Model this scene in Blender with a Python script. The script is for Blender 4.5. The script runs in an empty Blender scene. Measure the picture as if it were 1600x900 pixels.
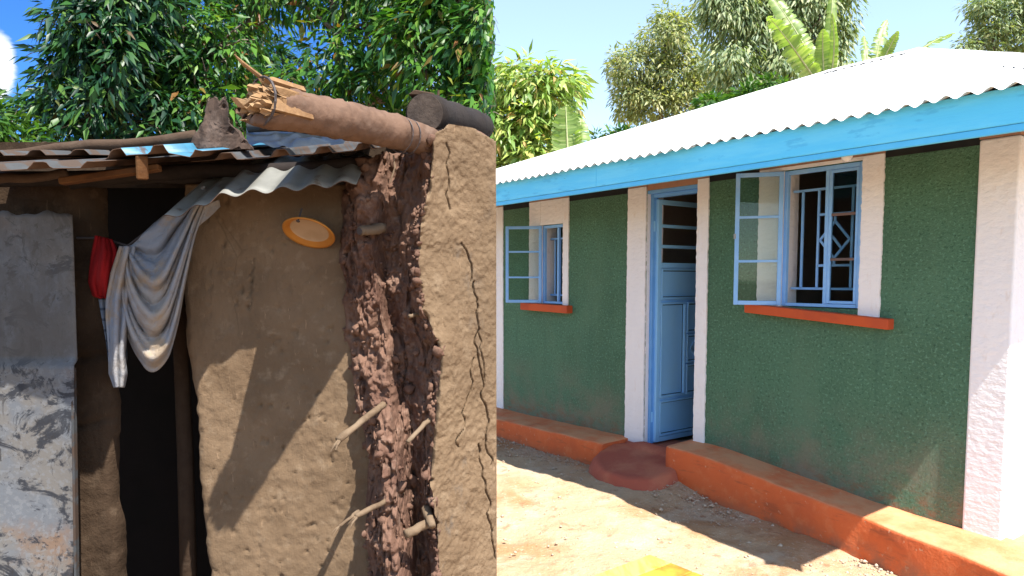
import bpy, bmesh, math, random
import numpy as np
from mathutils import Vector, Matrix
R = math.radians
rng = np.random.default_rng(11)
random.seed(5)
scene = bpy.context.scene
COL = scene.collection

# ------------------------------------------------------------------ camera
EYE = 1.705
PITCH = R(4.05)
FPX, CX, CY = 1100.0, 800.0, 512.0
cam_d = bpy.data.cameras.new("camera")
cam_d.sensor_width = 36.0
cam_d.lens = 36.0 * FPX / 1600.0
cam_d.shift_y = (CY - 450.0) / 1600.0
cam_d.clip_start = 0.05
cam_d.clip_end = 2000.0
cam = bpy.data.objects.new("camera", cam_d)
COL.objects.link(cam)
cam.location = (0, 0, EYE)
cam.rotation_euler = (R(90) - PITCH, 0, 0)
scene.camera = cam

# ------------------------------------------------------------------ light
SUN_DIR = Vector((0.303, -0.497, 1.0)).normalized()          # towards the sun
SUN_EL = math.asin(SUN_DIR.z)
SUN_AZ = math.atan2(SUN_DIR.x, SUN_DIR.y)
sun_d = bpy.data.lights.new("sun", 'SUN')
sun_d.energy = 5.0
sun_d.angle = R(0.5)
sun_d.color = (1.0, 0.95, 0.86)
sun = bpy.data.objects.new("sun", sun_d)
COL.objects.link(sun)
sun.rotation_euler = (-SUN_DIR).to_track_quat('-Z', 'Y').to_euler()
sun.location = (8, -12, 25)

world = bpy.data.worlds.new("World")
scene.world = world
world.use_nodes = True
wt = world.node_tree
wt.nodes.clear()


def wn(t, **kw):
    n = wt.nodes.new(t)
    for k, v in kw.items():
        setattr(n, k, v)
    return n


HAZE = (0.80, 0.92, 0.88, 1)
w_out = wn('ShaderNodeOutputWorld')
w_bg = wn('ShaderNodeBackground')
w_bg.inputs['Strength'].default_value = 0.115
w_sky = wn('ShaderNodeTexSky', sky_type='NISHITA', sun_disc=False)
w_sky.sun_elevation = SUN_EL
w_sky.sun_rotation = SUN_AZ
w_sky.altitude = 1500
w_sky.air_density = 1.0
w_sky.dust_density = 0.4
w_sky.ozone_density = 1.5
w_tc = wn('ShaderNodeTexCoord')
w_sep = wn('ShaderNodeSeparateXYZ')
wt.links.new(w_tc.outputs['Generated'], w_sep.inputs[0])
# bright thin haze over most of the sky; a clear deep blue gap ahead on the left
def ramp(sock, a, b_):
    q = wn('ShaderNodeMapRange', interpolation_type='SMOOTHSTEP')
    q.inputs['From Min'].default_value = a
    q.inputs['From Max'].default_value = b_
    wt.links.new(sock, q.inputs['Value'])
    return q.outputs[0]


w_gap = wn('ShaderNodeMath', operation='MULTIPLY')
wt.links.new(ramp(w_sep.outputs['X'], -0.03, -0.22), w_gap.inputs[0])
wt.links.new(ramp(w_sep.outputs['Y'], 0.30, 0.62), w_gap.inputs[1])
w_hz = wn('ShaderNodeMath', operation='SUBTRACT')
w_hz.inputs[0].default_value = 1.0
wt.links.new(w_gap.outputs[0], w_hz.inputs[1])
w_add = wn('ShaderNodeMix', data_type='RGBA', blend_type='ADD')
w_add.inputs['B'].default_value = HAZE
wt.links.new(w_hz.outputs[0], w_add.inputs['Factor'])
wt.links.new(w_sky.outputs[0], w_add.inputs['A'])
w_mul = wn('ShaderNodeMix', data_type='RGBA', blend_type='MULTIPLY')
w_mul.inputs['B'].default_value = (0.20, 0.45, 0.80, 1)
wt.links.new(w_gap.outputs[0], w_mul.inputs['Factor'])
wt.links.new(w_add.outputs['Result'], w_mul.inputs['A'])
# clouds over the left
w_n = wn('ShaderNodeTexNoise')
w_n.inputs['Scale'].default_value = 5.5
w_n.inputs['Detail'].default_value = 7
w_n.inputs['Roughness'].default_value = 0.55
w_mp = wn('ShaderNodeMapping')
w_mp.inputs['Location'].default_value = (0.35, 0.1, 0.3)
w_mp.inputs['Scale'].default_value = (1, 1, 1.8)
wt.links.new(w_tc.outputs['Generated'], w_mp.inputs[0])
wt.links.new(w_mp.outputs[0], w_n.inputs['Vector'])
w_ma = wn('ShaderNodeMapRange', interpolation_type='SMOOTHSTEP')
w_ds = wn('ShaderNodeVectorMath', operation='DISTANCE')
w_ds.inputs[1].default_value = (-0.590, 0.772, 0.228)
wt.links.new(w_tc.outputs['Generated'], w_ds.inputs[0])
w_ma.inputs['From Min'].default_value = 0.02
w_ma.inputs['From Max'].default_value = 0.085
w_ma.inputs['To Min'].default_value = 0.14
w_ma.inputs['To Max'].default_value = -0.30
wt.links.new(w_ds.outputs['Value'], w_ma.inputs['Value'])
w_s = wn('ShaderNodeMath', operation='ADD')
wt.links.new(w_n.outputs[0], w_s.inputs[0])
wt.links.new(w_ma.outputs[0], w_s.inputs[1])
w_c = wn('ShaderNodeMapRange', interpolation_type='SMOOTHSTEP')
w_c.inputs['From Min'].default_value = 0.47
w_c.inputs['From Max'].default_value = 0.56
wt.links.new(w_s.outputs[0], w_c.inputs['Value'])
w_mixc = wn('ShaderNodeMix', data_type='RGBA')
w_mixc.inputs['B'].default_value = (3.9, 4.1, 4.4, 1)
wt.links.new(w_c.outputs[0], w_mixc.inputs['Factor'])
wt.links.new(w_mul.outputs['Result'], w_mixc.inputs['A'])
wt.links.new(w_mixc.outputs['Result'], w_bg.inputs['Color'])
wt.links.new(w_bg.outputs[0], w_out.inputs['Surface'])

scene.view_settings.view_transform = 'Standard'
scene.view_settings.look = 'None'
scene.view_settings.exposure = 1.4
scene.view_settings.gamma = 1.0
scene.view_settings.use_curve_mapping = False
scene.cycles.max_bounces = 8
scene.cycles.transparent_max_bounces = 12


# ------------------------------------------------------------------ helpers
def at(px, py, Y):
    """World point on the line of sight of a photo pixel at the real distance Y in front of the viewer."""
    x = (px - CX) / FPX
    y = -(py - CY) / FPX
    dx, dy, dz = x, math.cos(PITCH) + y * math.sin(PITCH), -math.sin(PITCH) + y * math.cos(PITCH)
    t = Y / dy
    return Vector((dx * t, Y, EYE + dz * t))


def _hash(ix, iy, iz, seed=0):
    m = np.uint64(0xffffffff)
    h = (ix.astype(np.int64) * 73856093) ^ (iy.astype(np.int64) * 19349663) ^ (iz.astype(np.int64) * 83492791) ^ (seed * 2654435761 + 12345)
    h = h.astype(np.uint64) & m
    for k in (0x7feb352d, 0x846ca68b):
        h = h ^ (h >> np.uint64(16))
        h = (h * np.uint64(k)) & m
        h = h ^ (h >> np.uint64(15))
    return (h & np.uint64(0xffffff)).astype(np.float64) / float(0xffffff)


def vnoise(P, seed=0):
    P = np.asarray(P, float)
    i = np.floor(P)
    f = P - i
    f = f * f * (3 - 2 * f)
    i = i.astype(np.int64)
    r = 0
    for a in (0, 1):
        for b in (0, 1):
            for c in (0, 1):
                w = (f[..., 0] if a else 1 - f[..., 0]) * (f[..., 1] if b else 1 - f[..., 1]) * (f[..., 2] if c else 1 - f[..., 2])
                r = r + w * _hash(i[..., 0] + a, i[..., 1] + b, i[..., 2] + c, seed)
    return r * 2 - 1


def fbm(P, scale, octv=4, seed=0, gain=0.5):
    P = np.asarray(P, float) * scale
    s, a = 0, 1.0
    for k in range(octv):
        s = s + a * vnoise(P, seed + k * 17)
        P = P * 2.03 + 5.1
        a *= gain
    return s


def cells(P, scale, seed=0):
    """distance to the nearest scattered point (clods)"""
    P = np.asarray(P, float) * scale
    i = np.floor(P).astype(np.int64)
    best = np.full(P.shape[:-1], 9.0)
    for a in (-1, 0, 1):
        for b in (-1, 0, 1):
            for c in (-1, 0, 1):
                j = i + np.array([a, b, c])
                q = np.stack([j[..., k] + _hash(j[..., 0], j[..., 1], j[..., 2], seed + 31 * k) for k in range(3)], -1)
                best = np.minimum(best, np.sqrt(((q - P) ** 2).sum(-1)))
    return best


def link(o, parent=None):
    COL.objects.link(o)
    if parent is not None:
        o.parent = parent
        if parent.type == 'EMPTY' and not parent.get('_local'):
            o.matrix_parent_inverse = Matrix.Translation(-Vector(parent.location))
    return o


def mesh_np(name, V, F, mats, parent=None, smooth=False, mi=None):
    """V (n,3), F (m,k) equal-size faces."""
    V = np.asarray(V, np.float32)
    F = np.asarray(F, np.int32)
    me = bpy.data.meshes.new(name)
    me.vertices.add(len(V))
    me.vertices.foreach_set('co', V.ravel())
    m, k = F.shape
    me.loops.add(m * k)
    me.loops.foreach_set('vertex_index', F.ravel())
    me.polygons.add(m)
    me.polygons.foreach_set('loop_start', np.arange(m, dtype=np.int32) * k)
    me.polygons.foreach_set('loop_total', np.full(m, k, np.int32))
    if smooth:
        me.polygons.foreach_set('use_smooth', np.ones(m, bool))
    for mt in (mats if isinstance(mats, (list, tuple)) else [mats]):
        me.materials.append(mt)
    if mi is not None:
        me.polygons.foreach_set('material_index', np.asarray(mi, np.int32))
    me.update(calc_edges=True)
    me.validate()
    return link(bpy.data.objects.new(name, me), parent)


def grid_faces(nr, nc, wrap=False):
    r = np.arange(nr - 1)[:, None]
    c = np.arange(nc if wrap else nc - 1)[None, :]
    c2 = (c + 1) % nc
    a = r * nc + c
    b = r * nc + c2
    return np.stack([a, b, b + nc, a + nc], -1).reshape(-1, 4)


class Bm:
    def __init__(self):
        self.bm = bmesh.new()

    def hexa(self, pts, bevel=0.0, seg=2):
        """eight points: bottom four in order, top four in order"""
        t = bmesh.new()
        v = [t.verts.new(p) for p in pts]
        for f in ((3, 2, 1, 0), (4, 5, 6, 7), (0, 1, 5, 4), (1, 2, 6, 5), (2, 3, 7, 6), (3, 0, 4, 7)):
            t.faces.new([v[i] for i in f])
        bmesh.ops.recalc_face_normals(t, faces=t.faces)
        if bevel > 0:
            bmesh.ops.bevel(t, geom=list(t.edges), offset=bevel, segments=seg, profile=0.5, affect='EDGES')
        self._merge(t)
        return self

    def _merge(self, t):
        m = bpy.data.meshes.new('tmp')
        t.to_mesh(m)
        t.free()
        self.bm.from_mesh(m)
        bpy.data.meshes.remove(m)

    def box(self, x0, x1, y0, y1, z0, z1, bevel=0.0, seg=2):
        return self.hexa([(x0, y0, z0), (x1, y0, z0), (x1, y1, z0), (x0, y1, z0),
                          (x0, y0, z1), (x1, y0, z1), (x1, y1, z1), (x0, y1, z1)], bevel, seg)

    def bar(self, a, b, w, h, up=(0, 0, 1), bevel=0.0):
        a, b, up = Vector(a), Vector(b), Vector(up)
        d = (b - a).normalized()
        s = d.cross(up)
        if s.length < 1e-5:
            s = d.cross(Vector((1, 0, 0)))
        s.normalize()
        u = s.cross(d).normalized()
        q = []
        for c in (a, b):
            q.append([c + s * (sx * w / 2) + u * (sz * h / 2) for sx, sz in ((-1, -1), (1, -1), (1, 1), (-1, 1))])
        return self.hexa([tuple(p) for p in q[0] + q[1]], bevel, 1)

    def tube(self, path, radii, seg=8, noise=0.0, cap=True, seed=0):
        path = [Vector(p) for p in path]
        n = len(path)
        rings = []
        ref = Vector((0.31, 0.17, 0.93))
        for i, p in enumerate(path):
            d = (path[min(i + 1, n - 1)] - path[max(i - 1, 0)]).normalized()
            s = d.cross(ref)
            if s.length < 1e-4:
                s = d.cross(Vector((1, 0, 0)))
            s.normalize()
            u = s.cross(d)
            r = radii[i] if hasattr(radii, '__len__') else radii
            ring = []
            for k in range(seg):
                a = 2 * math.pi * k / seg
                rr = r
                if noise:
                    q = p + (s * math.cos(a) + u * math.sin(a)) * r
                    rr = r * (1 + noise * float(vnoise(np.array([[q.x * 18, q.y * 18, q.z * 18]]), seed)[0]))
                ring.append(self.bm.verts.new(p + (s * math.cos(a) + u * math.sin(a)) * rr))
            rings.append(ring)
        for i in range(n - 1):
            for k in range(seg):
                k2 = (k + 1) % seg
                self.bm.faces.new((rings[i][k], rings[i][k2], rings[i + 1][k2], rings[i + 1][k]))
        if cap:
            self.bm.faces.new(rings[0][::-1])
            self.bm.faces.new(rings[-1])
        return self

    def poly_prism(self, pts, off):
        """extrude a polygon by the vector off"""
        off = Vector(off)
        t = bmesh.new()
        a = [t.verts.new(p) for p in pts]
        b = [t.verts.new(Vector(p) + off) for p in pts]
        t.faces.new(a)
        t.faces.new(b[::-1])
        n = len(pts)
        for i in range(n):
            t.faces.new((a[i], b[i], b[(i + 1) % n], a[(i + 1) % n]))
        bmesh.ops.recalc_face_normals(t, faces=t.faces)
        self._merge(t)
        return self

    def build(self, name, mat, parent=None, smooth=False):
        me = bpy.data.meshes.new(name)
        if smooth:
            for f in self.bm.faces:
                f.smooth = True
        self.bm.to_mesh(me)
        self.bm.free()
        for m in (mat if isinstance(mat, (list, tuple)) else [mat]):
            me.materials.append(m)
        return link(bpy.data.objects.new(name, me), parent)


def tag(o, label=None, cat=None, group=None, kind=None):
    if label:
        o['label'] = label
    if cat:
        o['category'] = cat
    if group:
        o['group'] = group
    if kind:
        o['kind'] = kind
    return o


def empty(name, loc, rz=0.0, local=False):
    o = bpy.data.objects.new(name, None)
    o.location = loc
    o.rotation_euler = (0, 0, rz)
    o.empty_display_size = 0.2
    if local:
        o['_local'] = 1
    COL.objects.link(o)
    return o


# ------------------------------------------------------------------ materials
class Mat:
    def __init__(self, name, base=(0.5, 0.5, 0.5), rough=0.85, spec=0.3):
        self.m = bpy.data.materials.new(name)
        self.m.use_nodes = True
        self.t = self.m.node_tree
        self.p = self.t.nodes['Principled BSDF']
        self.out = self.t.nodes['Material Output']
        self.p.inputs['Roughness'].default_value = rough
        self.p.inputs['Specular IOR Level'].default_value = spec
        self.p.inputs['Base Color'].default_value = (*base, 1)
        rgb = self.t.nodes.new('ShaderNodeRGB')
        rgb.outputs[0].default_value = (*base, 1)
        self.c = rgb.outputs[0]
        self.tc = self.t.nodes.new('ShaderNodeTexCoord').outputs['Object']
        self.h = None

    def n(self, t, **kw):
        q = self.t.nodes.new(t)
        for k, v in kw.items():
            setattr(q, k, v)
        return q

    def l(self, a, b):
        self.t.links.new(a, b)

    def coord(self, scale=(1, 1, 1), rot=(0, 0, 0)):
        mp = self.n('ShaderNodeMapping')
        mp.inputs['Scale'].default_value = scale
        mp.inputs['Rotation'].default_value = rot
        self.l(self.tc, mp.inputs[0])
        return mp.outputs[0]

    def noise(self, scale, detail=5, rough=0.6, stretch=None, dist=0.0, rot=(0, 0, 0)):
        q = self.n('ShaderNodeTexNoise')
        q.inputs['Scale'].default_value = scale
        q.inputs['Detail'].default_value = detail
        q.inputs['Roughness'].default_value = rough
        q.inputs['Distortion'].default_value = dist
        self.l(self.coord(stretch, rot) if stretch else self.tc, q.inputs['Vector'])
        return q.outputs[0]

    def voro(self, scale, feature='F1', stretch=None):
        q = self.n('ShaderNodeTexVoronoi', feature=feature)
        q.inputs['Scale'].default_value = scale
        self.l(self.coord(stretch) if stretch else self.tc, q.inputs['Vector'])
        return q.outputs['Distance']

    def rng(self, v, a, b, c=0.0, d=1.0, smooth=True):
        q = self.n('ShaderNodeMapRange')
        if smooth:
            q.interpolation_type = 'SMOOTHSTEP'
        for k, x in zip(('From Min', 'From Max', 'To Min', 'To Max'), (a, b, c, d)):
            q.inputs[k].default_value = x
        self.l(v, q.inputs['Value'])
        return q.outputs[0]

    def math(self, op, a, b=None):
        q = self.n('ShaderNodeMath', operation=op)
        for i, x in enumerate((a, b)):
            if x is None:
                continue
            if isinstance(x, (int, float)):
                q.inputs[i].default_value = x
            else:
                self.l(x, q.inputs[i])
        return q.outputs[0]

    def over(self, fac, col, blend='MIX'):
        q = self.n('ShaderNodeMix', data_type='RGBA', blend_type=blend)
        if isinstance(fac, (int, float)):
            q.inputs['Factor'].default_value = fac
        else:
            self.l(fac, q.inputs['Factor'])
        self.l(self.c, q.inputs['A'])
        if isinstance(col, tuple):
            q.inputs['B'].default_value = (*col, 1)
        else:
            self.l(col, q.inputs['B'])
        self.c = q.outputs['Result']
        return self

    def mottle(self, scale, col, a=0.45, b=0.65, detail=6, stretch=None, amount=1.0, rough=0.6, dist=0.0):
        return self.over(self.rng(self.noise(scale, detail, rough, stretch, dist), a, b, 0, amount), col)

    def bump(self, hv, strength, dist):
        b = self.n('ShaderNodeBump')
        b.inputs['Strength'].default_value = strength
        b.inputs['Distance'].default_value = dist
        self.l(hv, b.inputs['Height'])
        if self.h is not None:
            self.l(self.h, b.inputs['Normal'])
        self.h = b.outputs[0]
        return self

    def sep(self):
        q = self.n('ShaderNodeSeparateXYZ')
        self.l(self.tc, q.inputs[0])
        return q.outputs

    def normal_z(self):
        g = self.n('ShaderNodeNewGeometry')
        q = self.n('ShaderNodeSeparateXYZ')
        self.l(g.outputs['True Normal'], q.inputs[0])
        return q.outputs['Z']

    def island(self):
        return self.n('ShaderNodeNewGeometry').outputs['Random Per Island']

    def done(self):
        self.l(self.c, self.p.inputs['Base Color'])
        if self.h is not None:
            self.l(self.h, self.p.inputs['Normal'])
        return self.m


def M_green():
    m = Mat('green_roughcast', (0.080, 0.192, 0.118), 0.75, 0.35)
    m.mottle(1.7, (0.068, 0.162, 0.098), 0.4, 0.65)
    m.mottle(55, (0.13, 0.28, 0.185), 0.52, 0.66, 4)
    m.mottle(48, (0.036, 0.10, 0.058), 0.54, 0.68, 4)
    m.mottle(2.2, (0.105, 0.215, 0.135), 0.50, 0.70, 6, (1, 1, 0.35), 0.6)
    m.mottle(3.1, (0.05, 0.13, 0.085), 0.56, 0.74, 7, (2.5, 1, 0.4), 0.55)
    # dust and splashed mud above the plinth
    z = m.sep()[2]
    d = m.math('MULTIPLY', m.rng(z, 1.0, 0.25), m.rng(m.noise(2.3, 6, 0.7), 0.36, 0.66))
    m.over(m.math('MULTIPLY', d, 0.95), (0.22, 0.20, 0.145))
    k = m.math('MULTIPLY', m.rng(z, 0.48, 0.26), m.rng(m.noise(9, 6, 0.7, (1, 1, 2)), 0.45, 0.62))
    m.over(m.math('MULTIPLY', k, 0.7), (0.25, 0.105, 0.05))
    m.mottle(7, (0.2, 0.07, 0.04), 0.74, 0.78, 6, amount=0.7)
    m.bump(m.noise(60, 4, 0.65), 1.0, 0.02)
    m.bump(m.voro(130), 0.5, 0.004)
    return m.done()


def M_white():
    m = Mat('white_limewash', (0.80, 0.79, 0.815), 0.8, 0.25)
    m.mottle(3.0, (0.82, 0.81, 0.83), 0.4, 0.65, stretch=(3, 3, 0.5))
    m.mottle(14, (0.70, 0.62, 0.58), 0.58, 0.75, 6, (2, 2, 0.7), 0.5)
    m.bump(m.noise(30, 5, 0.6), 0.5, 0.006)
    m.bump(m.noise(20, 3, 0.55, (1, 1, 1.7)), 0.55, 0.014)
    return m.done()


def M_simple(name, col, col2=None, rough=0.8, scale=6, bump=0.2, bs=40, bd=0.003, spec=0.3, amt=0.8, stretch=None):
    m = Mat(name, col, rough, spec)
    if col2:
        m.mottle(scale, col2, 0.42, 0.66, amount=amt, stretch=stretch)
    if bump:
        m.bump(m.noise(bs, 5, 0.6, stretch), bump, bd)
    return m.done()


def M_plinth():
    m = Mat('red_oxide_plaster', (0.60, 0.13, 0.04), 0.8, 0.25)
    m.mottle(4, (0.54, 0.115, 0.038), 0.42, 0.66)
    m.mottle(11, (0.62, 0.19, 0.075), 0.5, 0.7, 6, amount=0.6)
    m.mottle(6, (0.36, 0.095, 0.04), 0.56, 0.68, 7, (0.6, 1, 3), 0.7)
    m.mottle(26, (0.60, 0.33, 0.2), 0.63, 0.70, 5, (1, 1, 1), 0.7)
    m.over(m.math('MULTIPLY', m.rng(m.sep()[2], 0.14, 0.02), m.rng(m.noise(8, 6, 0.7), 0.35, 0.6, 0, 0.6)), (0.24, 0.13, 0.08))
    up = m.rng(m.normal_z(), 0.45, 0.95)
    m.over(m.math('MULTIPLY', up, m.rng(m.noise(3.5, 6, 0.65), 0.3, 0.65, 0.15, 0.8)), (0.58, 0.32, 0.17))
    m.bump(m.noise(9, 6, 0.6), 0.7, 0.02)
    m.bump(m.noise(70, 4, 0.6), 0.5, 0.004)
    return m.done()


def M_ground():
    m = Mat('dry_earth', (0.43, 0.31, 0.20), 0.95, 0.1)
    m.mottle(0.9, (0.37, 0.205, 0.105), 0.44, 0.62, 6)
    m.mottle(2.6, (0.46, 0.365, 0.265), 0.47, 0.66, 7, amount=0.85)
    m.mottle(9, (0.23, 0.105, 0.055), 0.56, 0.70, 6, amount=0.6)
    m.mottle(42, (0.52, 0.43, 0.33), 0.58, 0.72, 4, amount=0.7)
    x = m.sep()
    yard = m.math('MULTIPLY', m.rng(m.math('ADD', x[0], m.noise(3, 4)), 0.4, 0.0), m.rng(m.math('ADD', x[1], m.noise(3, 4)), 3.2, 2.6))
    m.over(m.math('MULTIPLY', yard, 0.9), (0.13, 0.08, 0.05))      # dark patch out of view, added to cut bounce light onto the hut
    m.bump(m.noise(9, 8, 0.65), 0.8, 0.05)
    m.bump(m.noise(70, 5, 0.7), 0.7, 0.008)
    return m.done()


def M_mud(name, base, c2, c3, straw=True, b1=0.6, stain=None):
    m = Mat(name, base, 0.95, 0.08)
    m.mottle(4, c2, 0.4, 0.65, 6)
    m.mottle(18, c3, 0.52, 0.72, 6, amount=0.7)
    m.mottle(60, tuple(x * 0.6 for x in base), 0.62, 0.74, 4, amount=0.7)
    if stain:
        m.over(m.rng(m.noise(3.2, 7, 0.7, (1.6, 1.6, 0.8)), 0.56, 0.7, 0, 0.8), stain)
    m.bump(m.noise(26, 7, 0.62), b1, 0.012)
    ck = m.math('MULTIPLY', m.rng(m.voro(5.0, 'DISTANCE_TO_EDGE', (1, 1, 0.6)), 0.012, 0.0), m.rng(m.noise(2.4, 3), 0.56, 0.66))
    m.over(m.math('MULTIPLY', ck, 0.3), tuple(x_ * 0.25 for x_ in base))
    m.over(m.rng(m.noise(90, 3, 0.6, (1, 1, 0.12), 0.4, (0, R(50), 0)), 0.66, 0.72, 0, 0.45), tuple(min(1, x_ * 1.9) for x_ in base))
    m.mottle(1.3, tuple(x_ * 0.72 for x_ in base), 0.48, 0.66, 5, (1, 1, 0.7), 0.7)
    if straw:
        m.bump(m.noise(42, 4, 0.6, (1, 1, 0.22), 0.6, (0, R(35), 0)), 0.5, 0.006)
    m.bump(m.noise(170, 4, 0.6), 0.4, 0.0025)
    return m.done()


def M_metal_paint(name, base, rust=(0.16, 0.07, 0.035), rough=0.55, metal=0.0, rust_a=0.62):
    m = Mat(name, base, rough, 0.4)
    m.p.inputs['Metallic'].default_value = metal
    m.mottle(9, tuple(x * 0.75 for x in base), 0.4, 0.65)
    m.mottle(13, rust, rust_a, rust_a + 0.1, 7, amount=0.9)
    m.bump(m.noise(30, 4), 0.2, 0.004)
    return m.done()


def M_door_sheet():
    m = Mat('scuffed_door_tin', (0.115, 0.107, 0.10), 0.6, 0.35)
    m.mottle(5, (0.095, 0.102, 0.115), 0.42, 0.6)
    m.mottle(3.4, (0.14, 0.08, 0.045), 0.52, 0.68, 7, amount=0.75)
    m.mottle(60, (0.14, 0.145, 0.155), 0.52, 0.6, 3, amount=0.5)
    sm = m.math('MULTIPLY', m.rng(m.noise(7.5, 8, 0.72, (1.0, 1, 1.3), 1.0), 0.515, 0.585), m.rng(m.noise(2.7, 4, 0.6), 0.28, 0.45))
    m.over(m.math('MULTIPLY', sm, 0.92), (0.012, 0.014, 0.02))
    s2 = m.rng(m.noise(17, 8, 0.8, (1, 1, 0.8), 0.5), 0.56, 0.64, 0, 0.85)
    m.over(s2, (0.016, 0.018, 0.024))
    sc = m.math('MULTIPLY', m.rng(m.noise(24, 6, 0.75, (1, 1, 0.45), 1.2), 0.58, 0.62), m.rng(m.noise(4.2, 3), 0.40, 0.55))
    m.over(m.math('MULTIPLY', sc, 0.85), (0.02, 0.018, 0.018))
    x = m.sep()
    up = m.rng(x[2], 1.38, 1.45)  # roof shade over the upper sheet, painted into its colour
    m.over(m.math('MULTIPLY', up, m.rng(m.noise(7, 7, 0.7, (1, 1, 0.5)), 0.30, 0.6, 0.25, 0.9)), (0.055, 0.048, 0.043))
    m.bump(m.noise(9, 4), 0.35, 0.01)
    return m.done()


def M_wood(name, base, c2, c3, axis_stretch=(14, 14, 1.2), b=0.6):
    m = Mat(name, base, 0.85, 0.15)
    m.mottle(3, c2, 0.40, 0.66, 7, axis_stretch)
    m.mottle(9, c3, 0.5, 0.7, 6, amount=0.7)
    m.bump(m.noise(5, 7, 0.7, axis_stretch), b, 0.006)
    m.bump(m.noise(60, 5), 0.4, 0.003)
    return m.done()


def M_leaf(name, cols, rough=0.45, trans=0.3, spec=0.4):
    m = bpy.data.materials.new(name)
    m.use_nodes = True
    t = m.node_tree
    p = t.nodes['Principled BSDF']
    out = t.nodes['Material Output']
    g = t.nodes.new('ShaderNodeNewGeometry')
    cr = t.nodes.new('ShaderNodeValToRGB')
    while len(cr.color_ramp.elements) < len(cols):
        cr.color_ramp.elements.new(0.5)
    for i, c in enumerate(cols):
        e = cr.color_ramp.elements[i]
        e.position = c[0]
        e.color = (*c[1], 1)
    t.links.new(g.outputs['Random Per Island'], cr.inputs[0])
    t.links.new(cr.outputs[0], p.inputs['Base Color'])
    p.inputs['Roughness'].default_value = rough
    p.inputs['Specular IOR Level'].default_value = spec
    tr = t.nodes.new('ShaderNodeBsdfTranslucent')
    hs = t.nodes.new('ShaderNodeMix')
    hs.data_type = 'RGBA'
    hs.blend_type = 'MULTIPLY'
    hs.inputs['Factor'].default_value = 1.0
    hs.inputs['B'].default_value = (1.7, 1.9, 0.5, 1)
    t.links.new(cr.outputs[0], hs.inputs['A'])
    t.links.new(hs.outputs['Result'], tr.inputs['Color'])
    mx = t.nodes.new('ShaderNodeMixShader')
    mx.inputs[0].default_value = trans
    t.links.new(p.outputs[0], mx.inputs[1])
    t.links.new(tr.outputs[0], mx.inputs[2])
    t.links.new(mx.outputs[0], out.inputs['Surface'])
    return m


def M_glass():
    m = bpy.data.materials.new('window_glass')
    m.use_nodes = True
    t = m.node_tree
    t.nodes.clear()
    out = t.nodes.new('ShaderNodeOutputMaterial')
    tr = t.nodes.new('ShaderNodeBsdfTransparent')
    tr.inputs[0].default_value = (0.86, 0.9, 0.88, 1)
    gl = t.nodes.new('ShaderNodeBsdfGlossy')
    gl.inputs['Roughness'].default_value = 0.03
    fr = t.nodes.new('ShaderNodeFresnel')
    fr.inputs['IOR'].default_value = 1.33
    mu = t.nodes.new('ShaderNodeMath')
    mu.operation = 'MULTIPLY'
    mu.inputs[1].default_value = 1.1
    t.links.new(fr.outputs[0], mu.inputs[0])
    mx = t.nodes.new('ShaderNodeMixShader')
    t.links.new(mu.outputs[0], mx.inputs[0])
    t.links.new(tr.outputs[0], mx.inputs[1])
    t.links.new(gl.outputs[0], mx.inputs[2])
    t.links.new(mx.outputs[0], out.inputs[0])
    return m


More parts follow.
